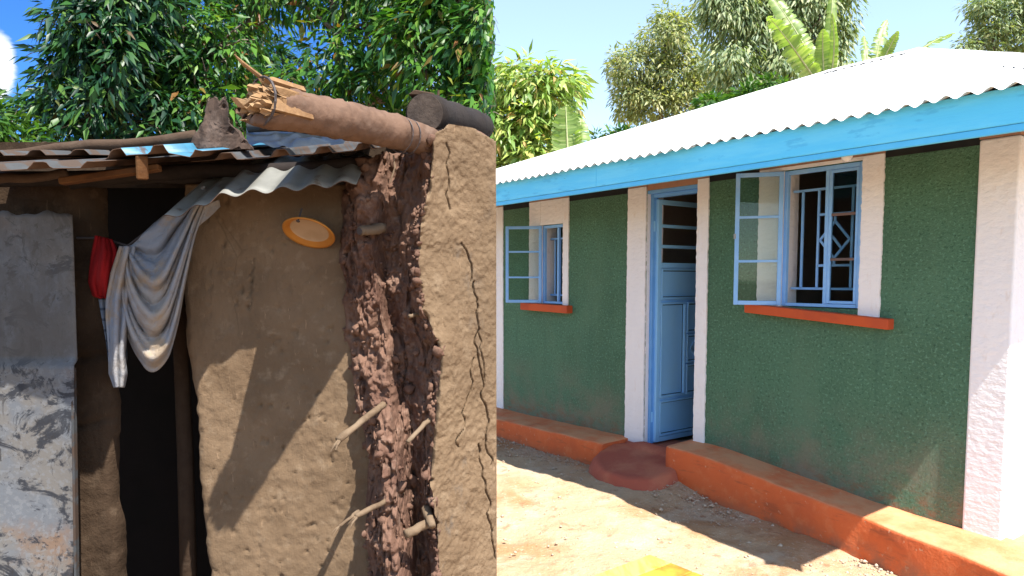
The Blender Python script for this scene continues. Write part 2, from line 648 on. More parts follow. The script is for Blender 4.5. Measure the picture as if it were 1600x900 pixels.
MAT = dict(
    green=M_green(), white=M_white(), plinth=M_plinth(), ground=M_ground(), glass=M_glass(),
    black_strip=M_simple('plain_black', (0.012, 0.014, 0.016), (0.02, 0.022, 0.022), 0.85),
    tan_plaster=M_simple('tan_band_plaster', (0.40, 0.215, 0.14), (0.33, 0.18, 0.12), 0.9, 9),
    fascia=M_simple('sky_blue_fascia_paint', (0.11, 0.62, 0.94), (0.15, 0.68, 0.95), 0.55, 5, 0.3, 16, 0.006, 0.4, 0.7, (0.4, 3, 3)),
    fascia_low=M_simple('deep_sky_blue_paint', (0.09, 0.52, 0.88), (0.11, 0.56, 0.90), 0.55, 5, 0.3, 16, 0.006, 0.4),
    frame_blue=M_simple('window_frame_blue', (0.21, 0.46, 0.86), (0.28, 0.52, 0.88), 0.5, 9, 0.2, 60, 0.002, 0.4),
    door_blue=M_simple('steel_door_blue', (0.28, 0.60, 0.95), (0.31, 0.63, 0.95), 0.45, 3, 0.15, 20, 0.004, 0.4),
    door_frame=M_simple('door_frame_blue', (0.13, 0.36, 0.76), (0.17, 0.41, 0.80), 0.45, 6, 0.2, 30, 0.003, 0.4),
    door_gap=M_simple('door_seam_dark', (0.02, 0.05, 0.10), (0.03, 0.07, 0.14), 0.8, 20),
    bar_brown=M_simple('glazing_bar_brown', (0.16, 0.105, 0.095), (0.10, 0.08, 0.08), 0.7, 12),
    sill=M_simple('orange_red_sill_paint', (0.50, 0.085, 0.022), (0.42, 0.07, 0.025), 0.7, 6, 0.4, 40, 0.004),
    step=M_simple('dark_red_step_cement', (0.34, 0.085, 0.052), (0.42, 0.15, 0.085), 0.8, 4, 0.5, 18, 0.012),
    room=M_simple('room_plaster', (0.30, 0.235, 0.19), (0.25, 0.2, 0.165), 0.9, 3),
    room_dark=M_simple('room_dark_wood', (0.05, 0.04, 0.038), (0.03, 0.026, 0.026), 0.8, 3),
    roof=M_metal_paint('bright_galvanised_iron', (0.80, 0.80, 0.79), (0.6, 0.55, 0.5), 0.5, 0.0, 0.72),
    bulb=M_simple('white_bulb_glass', (0.8, 0.82, 0.86), None, 0.2, 1, 0),
    steel=M_simple('dull_steel', (0.35, 0.36, 0.38), (0.25, 0.25, 0.26), 0.45, 9),
    # hut
    mud=M_mud('tan_mud_plaster', (0.148, 0.100, 0.062), (0.116, 0.077, 0.047), (0.20, 0.145, 0.096), True, 0.45),
    mud_jamb=M_mud('brown_mud_jamb', (0.048, 0.031, 0.020), (0.030, 0.019, 0.012), (0.07, 0.048, 0.032), True, 0.8),  # under-roof shade put into this darker jamb colour
    mud_out=M_mud('sandy_outer_mud', (0.165, 0.113, 0.070), (0.135, 0.09, 0.055), (0.21, 0.152, 0.10), False, 0.9, (0.085, 0.078, 0.072)),
    clay=M_mud('red_broken_clay', (0.145, 0.084, 0.060), (0.090, 0.048, 0.035), (0.205, 0.138, 0.105), False, 0.9),
    mud_in=M_simple('shaded_inner_mud', (0.010, 0.007, 0.006), (0.006, 0.005, 0.004), 0.95, 5),  # darkness of the doorway put into the inner wall colour
    door_tin=M_door_sheet(),
    tin_blue=M_metal_paint('blue_painted_tin', (0.035, 0.15, 0.24), (0.05, 0.025, 0.015), 0.5, 0.0, 0.60),
    tin_rust=M_metal_paint('rusty_brown_tin', (0.07, 0.034, 0.017), (0.035, 0.018, 0.01), 0.7, 0.0, 0.55),
    tin_grey=M_metal_paint('dull_grey_tin', (0.045, 0.048, 0.052), (0.045, 0.026, 0.016), 0.85, 0.0, 0.46),
    tin_awning=M_metal_paint('weathered_zinc', (0.165, 0.165, 0.15), (0.08, 0.055, 0.035), 0.6, 0.0, 0.58),
    bark=M_wood('pinkish_bark', (0.135, 0.082, 0.057), (0.065, 0.038, 0.027), (0.20, 0.135, 0.10), (3, 3, 3)),
    splinter=M_wood('torn_wood', (0.25, 0.15, 0.075), (0.13, 0.068, 0.032), (0.33, 0.22, 0.125), (6, 6, 6)),
    dark_log=M_wood('dark_shaded_log', (0.018, 0.014, 0.013), (0.03, 0.023, 0.02), (0.012, 0.01, 0.009), (3, 3, 3)),
    sawn=M_wood('grey_sawn_end', (0.075, 0.058, 0.048), (0.045, 0.035, 0.03), (0.10, 0.08, 0.068), (8, 8, 8)),
    old_wood=M_wood('weathered_stump', (0.075, 0.05, 0.038), (0.03, 0.02, 0.016), (0.12, 0.09, 0.075), (5, 5, 1.4), 0.9),
    pole=M_wood('grey_brown_pole', (0.06, 0.038, 0.025), (0.04, 0.024, 0.016), (0.085, 0.058, 0.04), (3, 3, 3)),
    board=M_wood('orange_brown_board', (0.095, 0.04, 0.014), (0.06, 0.025, 0.01), (0.12, 0.06, 0.025), (3, 8, 8)),
    stick=M_wood('pale_dry_stick', (0.15, 0.105, 0.068), (0.085, 0.056, 0.035), (0.21, 0.155, 0.105), (6, 6, 6)),
    tarp=M_simple('black_plastic_sheet', (0.012, 0.016, 0.022), (0.02, 0.035, 0.05), 0.3, 4, 0.4, 12, 0.01, 0.6),
    cloth=None, red=None, check=None,
    plate_rim=M_simple('orange_plastic', (0.36, 0.145, 0.022), (0.30, 0.11, 0.018), 0.45, 8, 0.1),
    plate_in=M_simple('cream_plastic', (0.36, 0.25, 0.16), (0.30, 0.2, 0.115), 0.5, 10, 0.1),
    wire=M_simple('rusty_wire', (0.05, 0.04, 0.04), None, 0.6, 1, 0),
    yellow=None,
    trunk=M_wood('grey_bark', (0.16, 0.13, 0.105), (0.10, 0.08, 0.065), (0.24, 0.2, 0.17), (5, 5, 1)),
    pebble=M_simple('pale_pebbles', (0.46, 0.37, 0.28), (0.34, 0.22, 0.15), 0.9, 30),
)


def M_cloth():
    m = Mat('grey_blue_cloth', (0.23, 0.212, 0.20), 0.9, 0.1)
    m.mottle(4.5, (0.16, 0.18, 0.22), 0.42, 0.58, 4)
    m.mottle(5.5, (0.25, 0.19, 0.13), 0.52, 0.66, 5, amount=0.9)
    m.mottle(30, (0.075, 0.065, 0.06), 0.62, 0.74, 5, amount=0.6)
    m.bump(m.noise(500, 2), 0.15, 0.001)
    m.bump(m.noise(28, 5, 0.6, None, 0.8), 0.7, 0.012)
    m.over(m.rng(m.noise(9, 6, 0.7), 0.5, 0.62, 0, 0.6), (0.21, 0.155, 0.105))
    return m.done()


def M_check():
    m = Mat('checked_cloth', (0.12, 0.15, 0.20), 0.9, 0.1)
    x = m.sep()
    for k, s in ((0, 34.0), (2, 27.0)):
        v = m.math('FRACT', m.math('MULTIPLY', x[k], s))
        m.over(m.math('MULTIPLY', m.math('LESS_THAN', v, 0.24), 0.75), (0.025, 0.036, 0.06))
    m.mottle(9, (0.2, 0.17, 0.15), 0.55, 0.7, amount=0.4)
    return m.done()


def M_yellow():
    m = Mat('yellow_bench_paint', (0.58, 0.53, 0.07), 0.5, 0.4)
    m.mottle(5, (0.62, 0.57, 0.12), 0.4, 0.6, stretch=(8, 1, 1))
    m.mottle(4.0, (0.40, 0.13, 0.02), 0.60, 0.70, 5, amount=0.9)
    m.bump(m.noise(12, 5, 0.6, (8, 1, 1)), 0.25, 0.004)
    return m.done()


def M_fascia():
    m = Mat('sky_blue_fascia_paint', (0.11, 0.62, 0.94), 0.5, 0.4)
    m.mottle(4, (0.16, 0.68, 0.95), 0.42, 0.62, 6, (0.5, 3, 3), 0.8)
    m.mottle(9, (0.07, 0.46, 0.78), 0.57, 0.66, 7, (0.6, 2, 2.4), 0.6)
    m.mottle(26, (0.10, 0.33, 0.45), 0.68, 0.73, 6, (0.35, 1, 1), 0.7)
    m.bump(m.noise(12, 6, 0.65, (0.3, 3, 3)), 0.4, 0.008)
    return m.done()


MAT['fascia'] = M_fascia()
MAT['cloth'] = M_cloth()
MAT['check'] = M_check()
MAT['red'] = M_simple('red_cloth', (0.17, 0.006, 0.007), (0.11, 0.004, 0.005), 0.9, 8, 0.3, 40, 0.004, 0.1)
MAT['yellow'] = M_yellow()
MAT['orange_worn'] = M_simple('worn_orange_paint', (0.50, 0.30, 0.04), (0.32, 0.085, 0.015), 0.5, 3.5, 0.3, 12, 0.004, 0.4, 1.0)
LEAF = dict(
    mango_dark=M_leaf('dark_glossy_leaf', [(0, (0.005, 0.024, 0.016)), (0.5, (0.010, 0.046, 0.018)), (0.8, (0.026, 0.085, 0.018)), (0.97, (0.07, 0.14, 0.022)), (1, (0.08, 0.04, 0.02))], 0.42, 0.18, 0.3),
    mango_mid=M_leaf('mid_green_leaf', [(0, (0.008, 0.036, 0.014)), (0.4, (0.022, 0.085, 0.016)), (0.8, (0.07, 0.17, 0.02)), (0.95, (0.13, 0.21, 0.03)), (1, (0.17, 0.065, 0.025))], 0.42, 0.28, 0.3),
    bush=M_leaf('bright_bush_leaf', [(0, (0.02, 0.07, 0.012)), (0.6, (0.05, 0.13, 0.018)), (1, (0.09, 0.17, 0.03))], 0.45, 0.3),
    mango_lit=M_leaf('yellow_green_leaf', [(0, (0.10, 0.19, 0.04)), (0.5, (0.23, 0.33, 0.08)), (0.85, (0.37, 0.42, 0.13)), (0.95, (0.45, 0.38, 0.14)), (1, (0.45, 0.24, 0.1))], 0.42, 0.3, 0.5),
    euca=M_leaf('grey_green_leaf', [(0, (0.10, 0.145, 0.07)), (0.5, (0.24, 0.275, 0.12)), (0.9, (0.35, 0.35, 0.16)), (1, (0.42, 0.38, 0.2))], 0.5, 0.3),
    euca_cool=M_leaf('cool_grey_green_leaf', [(0, (0.08, 0.135, 0.075)), (0.5, (0.19, 0.245, 0.12)), (0.9, (0.28, 0.32, 0.17)), (1, (0.37, 0.37, 0.2))], 0.5, 0.3),
    banana=M_leaf('banana_leaf', [(0, (0.13, 0.21, 0.055)), (0.6, (0.21, 0.29, 0.09)), (1, (0.30, 0.36, 0.15))], 0.42, 0.4, 0.4),
)

# ================================================================== GROUND
HX, HY = 2.74987, 3.88122                     # house corner (front wall meets end wall)
DU = (0.59188, -0.80603)                      # along the front wall, towards the near corner
NW = (-0.80603, -0.59188)                     # out of the front wall


def to_uw(x, y):
    dx, dy = x - HX, y - HY
    return dx * DU[0] + dy * DU[1], dx * NW[0] + dy * NW[1]


def axis(lo, hi, step, far):
    a = list(np.arange(lo, hi, step))
    s, v = step, hi
    while v < far:
        a.append(v)
        s *= 1.25
        v += s
    a.append(far)
    s, v = step, lo
    while v > -far:
        s *= 1.25
        v -= s
        a.append(max(v, -far))
    return np.array(sorted(set(np.round(a, 4))))


gx = axis(-1.0, 3.6, 0.03, 400)
gy = axis(2.4, 8.6, 0.03, 400)
XX, YY = np.meshgrid(gx, gy)
P = np.stack([XX, YY, XX * 0], -1)
uu, ww = to_uw(XX, YY)
near = np.exp(-((XX - 1.2) ** 2 + (YY - 5) ** 2) / 40)


def ground_z(u, w):
    base = np.where(u < -2.5, 0.05 + 0.02 * (u + 2.5), 0.05)
    hump = 0.115 * np.exp(-((u + 2.25) / 0.42) ** 2) * np.exp(-((w - 0.22) / 0.36) ** 2)
    slope = np.clip(-(u + 0.75) * 0.055, -0.05, 0.06)
    return (slope + hump) * np.exp(-((w - 0.3) / 1.6) ** 2) + 0.0 * base


ZZ = ground_z(uu, ww) + near * (0.018 * fbm(P, 1.6, 3, 3) + 0.009 * fbm(P, 9.0, 3, 5))
ground = mesh_np('ground', np.stack([XX, YY, ZZ], -1).reshape(-1, 3), grid_faces(len(gy), len(gx)), MAT['ground'], None, True)
tag(ground, kind='structure')

# pebbles and crumbs on the earth
n = 4200
pu = rng.uniform(-5.0, 0.6, n)
pw = np.where(rng.random(n) < 0.7, 0.34 + np.abs(rng.normal(0, 0.2, n)), rng.uniform(0.4, 2.6, n))
x0 = HX + pu * DU[0] + pw * NW[0]
y0 = HY + pu * DU[1] + pw * NW[1]
z0 = ground_z(pu, pw)
sz = np.clip(rng.lognormal(-5.2, 0.6, n), 0.002, 0.024)
OCT = np.array([[1, 0, 0], [0, 1, 0], [-1, 0, 0], [0, -1, 0], [0, 0, 0.8], [0, 0, -0.8]], float)
OF = np.array([[0, 1, 4], [1, 2, 4], [2, 3, 4], [3, 0, 4], [1, 0, 5], [2, 1, 5], [3, 2, 5], [0, 3, 5]])
ang = rng.uniform(0, 6.28, n)
ca, sa = np.cos(ang), np.sin(ang)
o = OCT[None] * (1 + 0.35 * rng.uniform(-1, 1, (n, 6, 3))) * sz[:, None, None]
ox = o[..., 0] * ca[:, None] - o[..., 1] * sa[:, None]
oy = (o[..., 0] * sa[:, None] + o[..., 1] * ca[:, None]) * 0.8
V = np.stack([x0[:, None] + ox, y0[:, None] + oy, z0[:, None] + o[..., 2] * 0.7 + sz[:, None] * 0.15 + 0.004], -1).reshape(-1, 3)
F = (OF[None] + (np.arange(n) * 6)[:, None, None]).reshape(-1, 3)
peb = mesh_np('pebbles', V, F, MAT['pebble'])
tag(peb, 'pale pebbles and crumbs strewn over the earth beside the painted house', 'pebbles', kind='stuff')

# ================================================================== PAINTED HOUSE (local axes: u, -w, z)
house = empty('painted_house', (HX, HY, 0), math.atan2(DU[1], DU[0]), True)
tag(house, 'dark green roughcast house with white bands, blue fascia and white iron roof', 'house')


def hb(u0, u1, w0, w1, z0, z1, bevel=0.0, seg=2, bm=None):
    b = bm or Bm()
    return b.box(u0, u1, -w1, -w0, z0, z1, bevel, seg)


WT = 0.2            # wall thickness
ZB, ZT = 0.10, 2.62
W2 = dict(u0=-1.42, u1=-0.845, z0=1.50, z1=2.455)     # near window
W1 = dict(u0=-4.14, u1=-3.79, z0=1.44, z1=2.235)      # far window
DR = dict(u0=-2.70, u1=-2.158, z1=2.42)               # door
UL = -5.02
b = Bm()
for (u0, u1, z0, z1) in ((UL, W1['u0'], ZB, ZT), (W1['u0'], W1['u1'], ZB, W1['z0']), (W1['u0'], W1['u1'], W1['z1'], ZT),
                         (W1['u1'], DR['u0'], ZB, ZT), (DR['u0'], DR['u1'], DR['z1'], ZT), (DR['u1'], W2['u0'], ZB, ZT),
                         (W2['u0'], W2['u1'], ZB, W2['z0']), (W2['u0'], W2['u1'], W2['z1'], ZT), (W2['u1'], 0.0, ZB, ZT)):
    hb(u0, u1, -WT, 0, z0, z1, bm=b)
b.build('front_wall', MAT['green'], house)
WB = -4.6
hb(UL, UL + WT, WB, -WT - 0.001, ZB, ZT).build('side_wall', MAT['green'], house)
hb(-WT, 0.0, WB, -WT - 0.001, ZB, ZT).build('side_wall', MAT['green'], house)
hb(UL, 0.0, WB - WT, WB - 0.001, ZB, ZT).build('back_wall', MAT['green'], house)
hb(UL + WT, -WT, WB, -WT, 0.12, 0.235).build('floor', MAT['room'], house)
hb(-1.98, -1.90, WB, -0.95, 0.24, ZT).build('partition_wall', MAT['room'], house)
hb(-3.2, -3.12, WB, -WT - 0.3, 0.24, ZT).build('partition_wall', MAT['room'], house)
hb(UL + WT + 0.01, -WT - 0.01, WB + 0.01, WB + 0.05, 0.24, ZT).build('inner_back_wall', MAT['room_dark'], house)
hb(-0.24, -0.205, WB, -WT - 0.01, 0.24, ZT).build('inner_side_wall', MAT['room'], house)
hb(-1.55, -0.95, -2.2, -2.14, 0.24, 2.3).build('dark_panel', MAT['room_dark'], house)  # thin dark panel in the room behind the near window


def band(u0a, u1a, u0b, u1b, zb, zt, proud, name, mat, seed, rag=0.0035, parent=house, sub=140):
    """painted plaster band with ragged edges; a/b = bottom/top u limits"""
    pts_l, pts_r = [], []
    for i in range(sub + 1):
        t = i / sub
        z = zb + (zt - zb) * t
        r0 = rag * float(fbm(np.array([[z * 30, seed, 0.3]]), 1.0, 4, seed, 0.7)[0])
        r1 = rag * float(fbm(np.array([[z * 30, seed + 3.3, 0.7]]), 1.0, 4, seed + 1, 0.7)[0])
        pts_l.append((u0a + (u0b - u0a) * t + r0, -proud, z))
        pts_r.append((u1a + (u1b - u1a) * t + r1, -proud, z))
    bb = Bm()
    bm = bb.bm
    fl = [bm.verts.new(p) for p in pts_l]
    fr = [bm.verts.new(p) for p in pts_r]
    bl = [bm.verts.new((p[0], 0.002, p[2])) for p in pts_l]
    br = [bm.verts.new((p[0], 0.002, p[2])) for p in pts_r]
    for i in range(sub):
        bm.faces.new((fl[i], fr[i], fr[i + 1], fl[i + 1]))
        bm.faces.new((bl[i], fl[i], fl[i + 1], bl[i + 1]))
        bm.faces.new((fr[i], br[i], br[i + 1], fr[i + 1]))
    bm.faces.new((fl[0], bl[0], br[0], fr[0]))
    bm.faces.new((fl[-1], fr[-1], br[-1], bl[-1]))
    bmesh.ops.recalc_face_normals(bm, faces=bm.faces)
    return bb.build(name, mat, parent)


ZW = 2.478    # where the white bands end under the eave
# corner pilaster wraps round the end wall
c = Bm()
hb(-0.186, 0.014, -0.42, 0.014, 0.15, ZW, 0.012, 3, c)
c.build('corner_pilaster', MAT['white'], house)
hb(-0.186, 0.012, -0.42, 0.012, ZW + 0.002, 2.60).build('tan_top_strip', MAT['tan_plaster'], house)  # tan strip above the white
band(-5.04, -4.80, -5.04, -4.80, 0.2, ZW, 0.012, 'pilaster', MAT['white'], 3)
band(-2.925, -2.702, -2.915, -2.702, 0.24, ZW, 0.014, 'pilaster', MAT['white'], 5)
band(-2.157, -2.05, -2.157, -2.048, 0.30, ZW, 0.014, 'pilaster', MAT['white'], 7)
for (u0, u1) in ((-5.04, -4.80), (-2.915, -2.702), (-2.157, -2.05)):
    hb(u0, u1, -0.01, 0.010, ZW + 0.001, 2.60).build('tan_top_strip', MAT['tan_plaster'], house)
# white window surrounds
band(-0.845, -0.708, -0.846, -0.710, 1.45, ZW, 0.014, 'window_band', MAT['white'], 9)
band(-1.60, -1.42, -1.60, -1.42, 1.50, ZW, 0.014, 'window_band', MAT['white'], 11)
hb(-1.419, -0.846, -0.01, 0.013, 2.4565, ZW).build('window_band', MAT['white'], house)
hb(-1.60, -0.71, -0.01, 0.010, ZW + 0.001, 2.60).build('tan_top_strip', MAT['tan_plaster'], house)
band(-3.79, -3.712, -3.79, -3.706, 1.43, ZW, 0.014, 'window_band', MAT['white'], 13)
band(-4.33, -4.14, -4.325, -4.14, 1.43, ZW, 0.014, 'window_band', MAT['white'], 15)
hb(-4.139, -3.791, -0.01, 0.013, 2.2365, ZW).build('window_band', MAT['white'], house)
hb(-4.33, -3.71, -0.01, 0.010, ZW + 0.001, 2.60).build('tan_top_strip', MAT['tan_plaster'], house)
# black strips along the top of the green panels
for k, (u0, u1) in enumerate(((-0.708, -0.187), (-2.048, -1.602), (-3.704, -2.917), (-4.798, -4.332))):
    band(u0, u1, u0, u1, 2.452 - 0.005 * k, 2.60, 0.004, 'dark_top_strip', MAT['black_strip'], 20 + k, 0.002, sub=6)
hb(-2.70, -2.16, -0.01, 0.003, 2.50, 2.60).build('dark_top_strip', MAT['black_strip'], house)
hb(-2.70, -2.16, -0.06, 0.002, 2.445, 2.50).build('tan_top_strip', MAT['tan_plaster'], house)
# reveals
for (u0, u1, z0, z1) in ((W2['u0'], W2['u0'] + 0.006, W2['z0'], W2['z1']), (W2['u1'] - 0.006, W2['u1'], W2['z0'], W2['z1']),
                         (W1['u0'], W1['u0'] + 0.006, W1['z0'], W1['z1']), (W1['u1'] - 0.006, W1['u1'], W1['z0'], W1['z1']),
                         (DR['u0'], DR['u0'] + 0.006, 0.26, 2.42), (DR['u1'] - 0.006, DR['u1'], 0.26, 2.42)):
    hb(u0, u1, -WT + 0.003, -0.003, z0, z1).build('reveal', MAT['white'], house)

# ---- plinths, step
def plinth(us, wf, zt, zb, name):
    """bench of plaster along the wall foot, rounded edge, irregular"""
    prof = []
    nseg = 60
    for i in range(nseg + 1):
        u = us[0] + (us[-1] - us[0]) * i / nseg
        w_ = np.interp(u, us, wf) + 0.008 * float(fbm(np.array([[u * 3, 1.0, 2.0]]), 1, 3, 4)[0])
        zt_ = np.interp(u, us, zt) + 0.004 * float(fbm(np.array([[u * 5, 7.0, 2.0]]), 1, 3, 8)[0])
        zb_ = np.interp(u, us, zb) - 0.10
        r = 0.022
        ring = [(u, 0.06, zt_ + 0.012), (u, -(w_ * 0.5), zt_ + 0.004)]
        for a in (0, 22, 45, 68, 90):
            ring.append((u, -(w_ - r + r * math.sin(R(a))), zt_ - r + r * math.cos(R(a))))
        for t in (0.25, 0.5, 0.75, 1.0):
            ring.append((u, -(w_ + 0.012 * t + 0.006 * float(fbm(np.array([[u * 6, t * 2, 3.0]]), 1, 3, 14)[0])), zt_ - r + (zb_ - zt_ + r) * t))
        prof.append(ring)
    Vp = np.array(prof)
    # soften the two ends
    o_ = mesh_np(name, Vp.reshape(-1, 3), grid_faces(Vp.shape[0], Vp.shape[1]), MAT['plinth'], house, True)
    bm_ = bmesh.new()
    bm_.from_mesh(o_.data)
    bm_.verts.ensure_lookup_table()
    k = Vp.shape[1]
    bm_.faces.new([bm_.verts[i] for i in range(k)])
    bm_.faces.new([bm_.verts[len(bm_.verts) - k + i] for i in range(k)][::-1])
    bmesh.ops.recalc_face_normals(bm_, faces=bm_.faces)
    bm_.to_mesh(o_.data)
    bm_.free()
    return o_


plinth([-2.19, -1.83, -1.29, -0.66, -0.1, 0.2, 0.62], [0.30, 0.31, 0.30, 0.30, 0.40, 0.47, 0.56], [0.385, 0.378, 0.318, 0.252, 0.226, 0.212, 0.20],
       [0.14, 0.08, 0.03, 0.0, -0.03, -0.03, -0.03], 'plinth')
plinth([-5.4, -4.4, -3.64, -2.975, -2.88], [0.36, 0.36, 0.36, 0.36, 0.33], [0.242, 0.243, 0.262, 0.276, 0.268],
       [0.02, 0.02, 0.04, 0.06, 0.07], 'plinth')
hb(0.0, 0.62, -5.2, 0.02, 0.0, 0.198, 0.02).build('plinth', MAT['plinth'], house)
# threshold + rounded step
hb(-2.90, -2.15, -0.35, 0.05, 0.05, 0.256, 0.012).build('threshold', MAT['step'], house)
rim = [(-2.92, 0.10), (-2.90, 0.34), (-2.76, 0.53), (-2.53, 0.65), (-2.27, 0.66), (-2.11, 0.56), (-2.07, 0.36), (-2.16, 0.10)]
nb = len(rim)
cu, cw = -2.52, 0.30
bb = Bm()
lay = []
for (sc, dz) in ((0.5, 0.0), (0.80, 0.0), (0.96, -0.004), (1.0, -0.018), (1.05, -0.07), (1.10, -0.14), (1.13, -0.26)):
    lay.append([bb.bm.verts.new((cu + (u - cu) * sc - (0.03 if dz < -0.06 and u < -2.6 else 0), -(cw + (w - cw) * sc), 0.262 - 0.15 * (cw + (w - cw) * sc) + dz)) for (u, w) in rim])
for a, c_ in zip(lay[:-1], lay[1:]):
    for i in range(nb):
        bb.bm.faces.new((a[i], a[(i + 1) % nb], c_[(i + 1) % nb], c_[i]))
bb.bm.faces.new(lay[0])
bmesh.ops.recalc_face_normals(bb.bm, faces=bb.bm.faces)
bmesh.ops.subdivide_edges(bb.bm, edges=list(bb.bm.edges), cuts=2, use_grid_fill=True, smooth=0.6)
bb.build('step', MAT['step'], house, True)

# ---- sills
for (u0, u1, za, zb_, h_) in ((-1.66, -0.622, 1.517, 1.450, 0.066), (-4.40, -3.655, 1.446, 1.436, 0.074)):
    q = Bm()
    q.hexa([(u0, -0.075, za - h_), (u1, -0.075, zb_ - h_), (u1, 0.05, zb_ - h_), (u0, 0.05, za - h_), (u0, -0.075, za), (u1, -0.075, zb_), (u1, 0.05, zb_), (u0, 0.05, za)], 0.006)
    q.build('window_sill', MAT['sill'], house)


# ---- windows
def sash(name, O, D, width, z0, z1, rows, fw=0.030, parent=None, closed=False, mats=None, bw=0.018):
    """a steel casement: O hinge point (u,w), D unit direction in (u,w)"""
    m_f = mats or MAT['frame_blue']
    D = Vector(D).normalized()

    def pt(s, z, off=0.0):
        u, w = O[0] + D.x * s - D.y * off, O[1] + D.y * s + D.x * off
        return Vector((u, -w, z))
    f = Bm()
    nrm = Vector((-D.y, -D.x, 0))
    for s in (fw / 2, width - fw / 2):
        f.bar(pt(s, z0), pt(s, z1), fw, 0.028, nrm, 0.003)
    for z in (z0 + fw / 2, z1 - fw / 2):
        f.bar(pt(fw, z), pt(width - fw, z), fw, 0.026, nrm, 0.003)
    fr = f.build('casement', m_f, parent)
    hs = [z0 + (z1 - z0) * (i / rows) for i in range(rows + 1)]
    for i in range(1, rows):
        q = Bm()
        q.bar(pt(fw - 0.002, hs[i]), pt(width - fw + 0.002, hs[i]), bw, 0.020, nrm, 0.002)
        q.build('glazing_bar', MAT['bar_brown'] if closed else m_f, fr)  # bars of the closed leaf are brown
    for i in range(rows):
        g = Bm()
        a = fw - 0.004
        lo = hs[i] + (bw / 2 - 0.003 if i else fw - 0.004)
        hi = hs[i + 1] - (bw / 2 - 0.003 if i < rows - 1 else fw - 0.004)
        g.hexa([tuple(pt(s, z, o_)) for z in (lo, hi) for (s, o_) in ((a, -0.001), (width - a, -0.001), (width - a, 0.001), (a, 0.001))])
        g.build('pane', MAT['glass'], fr)
    return fr


def window(W, mull, leaf_dir, leaf_w, grille, z0, z1, rows=3):
    wfr = Bm()
    d0, d1 = -0.045, -0.012
    hb(W['u0'] + 0.007, W['u0'] + 0.035, d0, d1, z0, z1, 0.002, 1, wfr)
    hb(W['u1'] - 0.030, W['u1'] - 0.007, d0, d1, z0, z1, 0.002, 1, wfr)
    hb(W['u0'] + 0.036, W['u1'] - 0.031, d0, d1, z1 - 0.028, z1, 0.002, 1, wfr)
    hb(W['u0'] + 0.036, W['u1'] - 0.031, d0, d1, z0, z0 + 0.022, 0.002, 1, wfr)
    hb(mull - 0.012, mull + 0.012, d0 + 0.002, d1 - 0.002, z0 + 0.0225, z1 - 0.0285, 0.002, 1, wfr)
    root = wfr.build('window', MAT['frame_blue'], house)
    sash('casement', (W['u0'] + 0.012, 0.004), leaf_dir, leaf_w, z0 + 0.004, z1 - 0.002, rows, 0.030, root)
    if W['u1'] - mull > 0.15:
        sash('casement', (mull + 0.013, -0.028), (1, 0), W['u1'] - mull - 0.045, z0 + 0.024, z1 - 0.030, rows, 0.020, root, True)
    # burglar grille inside
    g = Bm()
    y = 0.11
    for (a, b_) in grille:
        g.bar((a[0], y, a[1]), (b_[0], y, b_[1]), 0.016, 0.012, (0, 1, 0), 0.0)
    g.build('grille', MAT['frame_blue'], root)
    return root


g2 = [((-1.40, 2.315), (-0.85, 2.315)), ((-1.40, 1.63), (-0.85, 1.63))]
for u in (-1.325, -1.205, -0.965):
    g2.append(((u, 1.63), (u, 2.315)))
g2 += [((-1.205, 2.14), (-0.965, 2.14)), ((-1.205, 1.79), (-0.965, 1.79)),
       ((-1.19, 1.965), (-1.085, 2.09)), ((-1.085, 2.09), (-0.98, 1.965)), ((-0.98, 1.965), (-1.085, 1.84)), ((-1.085, 1.84), (-1.19, 1.965)),
       ((-1.135, 2.03), (-1.035, 1.905)), ((-1.085, 2.14), (-1.085, 2.09)), ((-1.085, 1.84), (-1.085, 1.79))]
window(W2, -1.095, (-0.262, 0.19), 0.322, g2, 1.507, 2.452)
g1 = [((-4.12, 2.10), (-3.80, 2.10)), ((-4.12, 1.53), (-3.80, 1.53)), ((-4.05, 1.53), (-4.05, 2.10)), ((-3.97, 1.53), (-3.97, 2.10)), ((-3.86, 1.53), (-3.86, 2.10))]
window(W1, -3.895, (-0.255, 0.265), 0.37, g1, 1.446, 2.232)
# handle on the near casement
hb(-1.665, -1.650, 0.205, 0.212, 1.985, 2.02).build('casement_handle', MAT['steel'], house)

# ---- door
fr = Bm()
hb(-2.694, -2.664, -0.10, -0.035, 0.262, 2.415, 0.003, 1, fr)
hb(-2.194, -2.164, -0.10, -0.035, 0.262, 2.415, 0.003, 1, fr)
hb(-2.663, -2.195, -0.10, -0.035, 2.385, 2.4149, 0.003, 1, fr)
fr.build('door_frame', MAT['door_frame'], house)
hb(-2.694, -2.164, -0.04, 0.001, 2.4155, 2.444, 0.002, 1).build('door_lintel', MAT['door_frame'], house)
DL_U, DL_W0, DL_W1, DZ0, DZ1 = -2.655, -0.075, -0.82, 0.272, 2.372


def dbox(w0, w1, z0, z1, t0, t1, bm, bev=0.002):
    hb(DL_U + t0, DL_U + t1, min(w0, w1), max(w0, w1), z0, z1, bev, 1, bm)


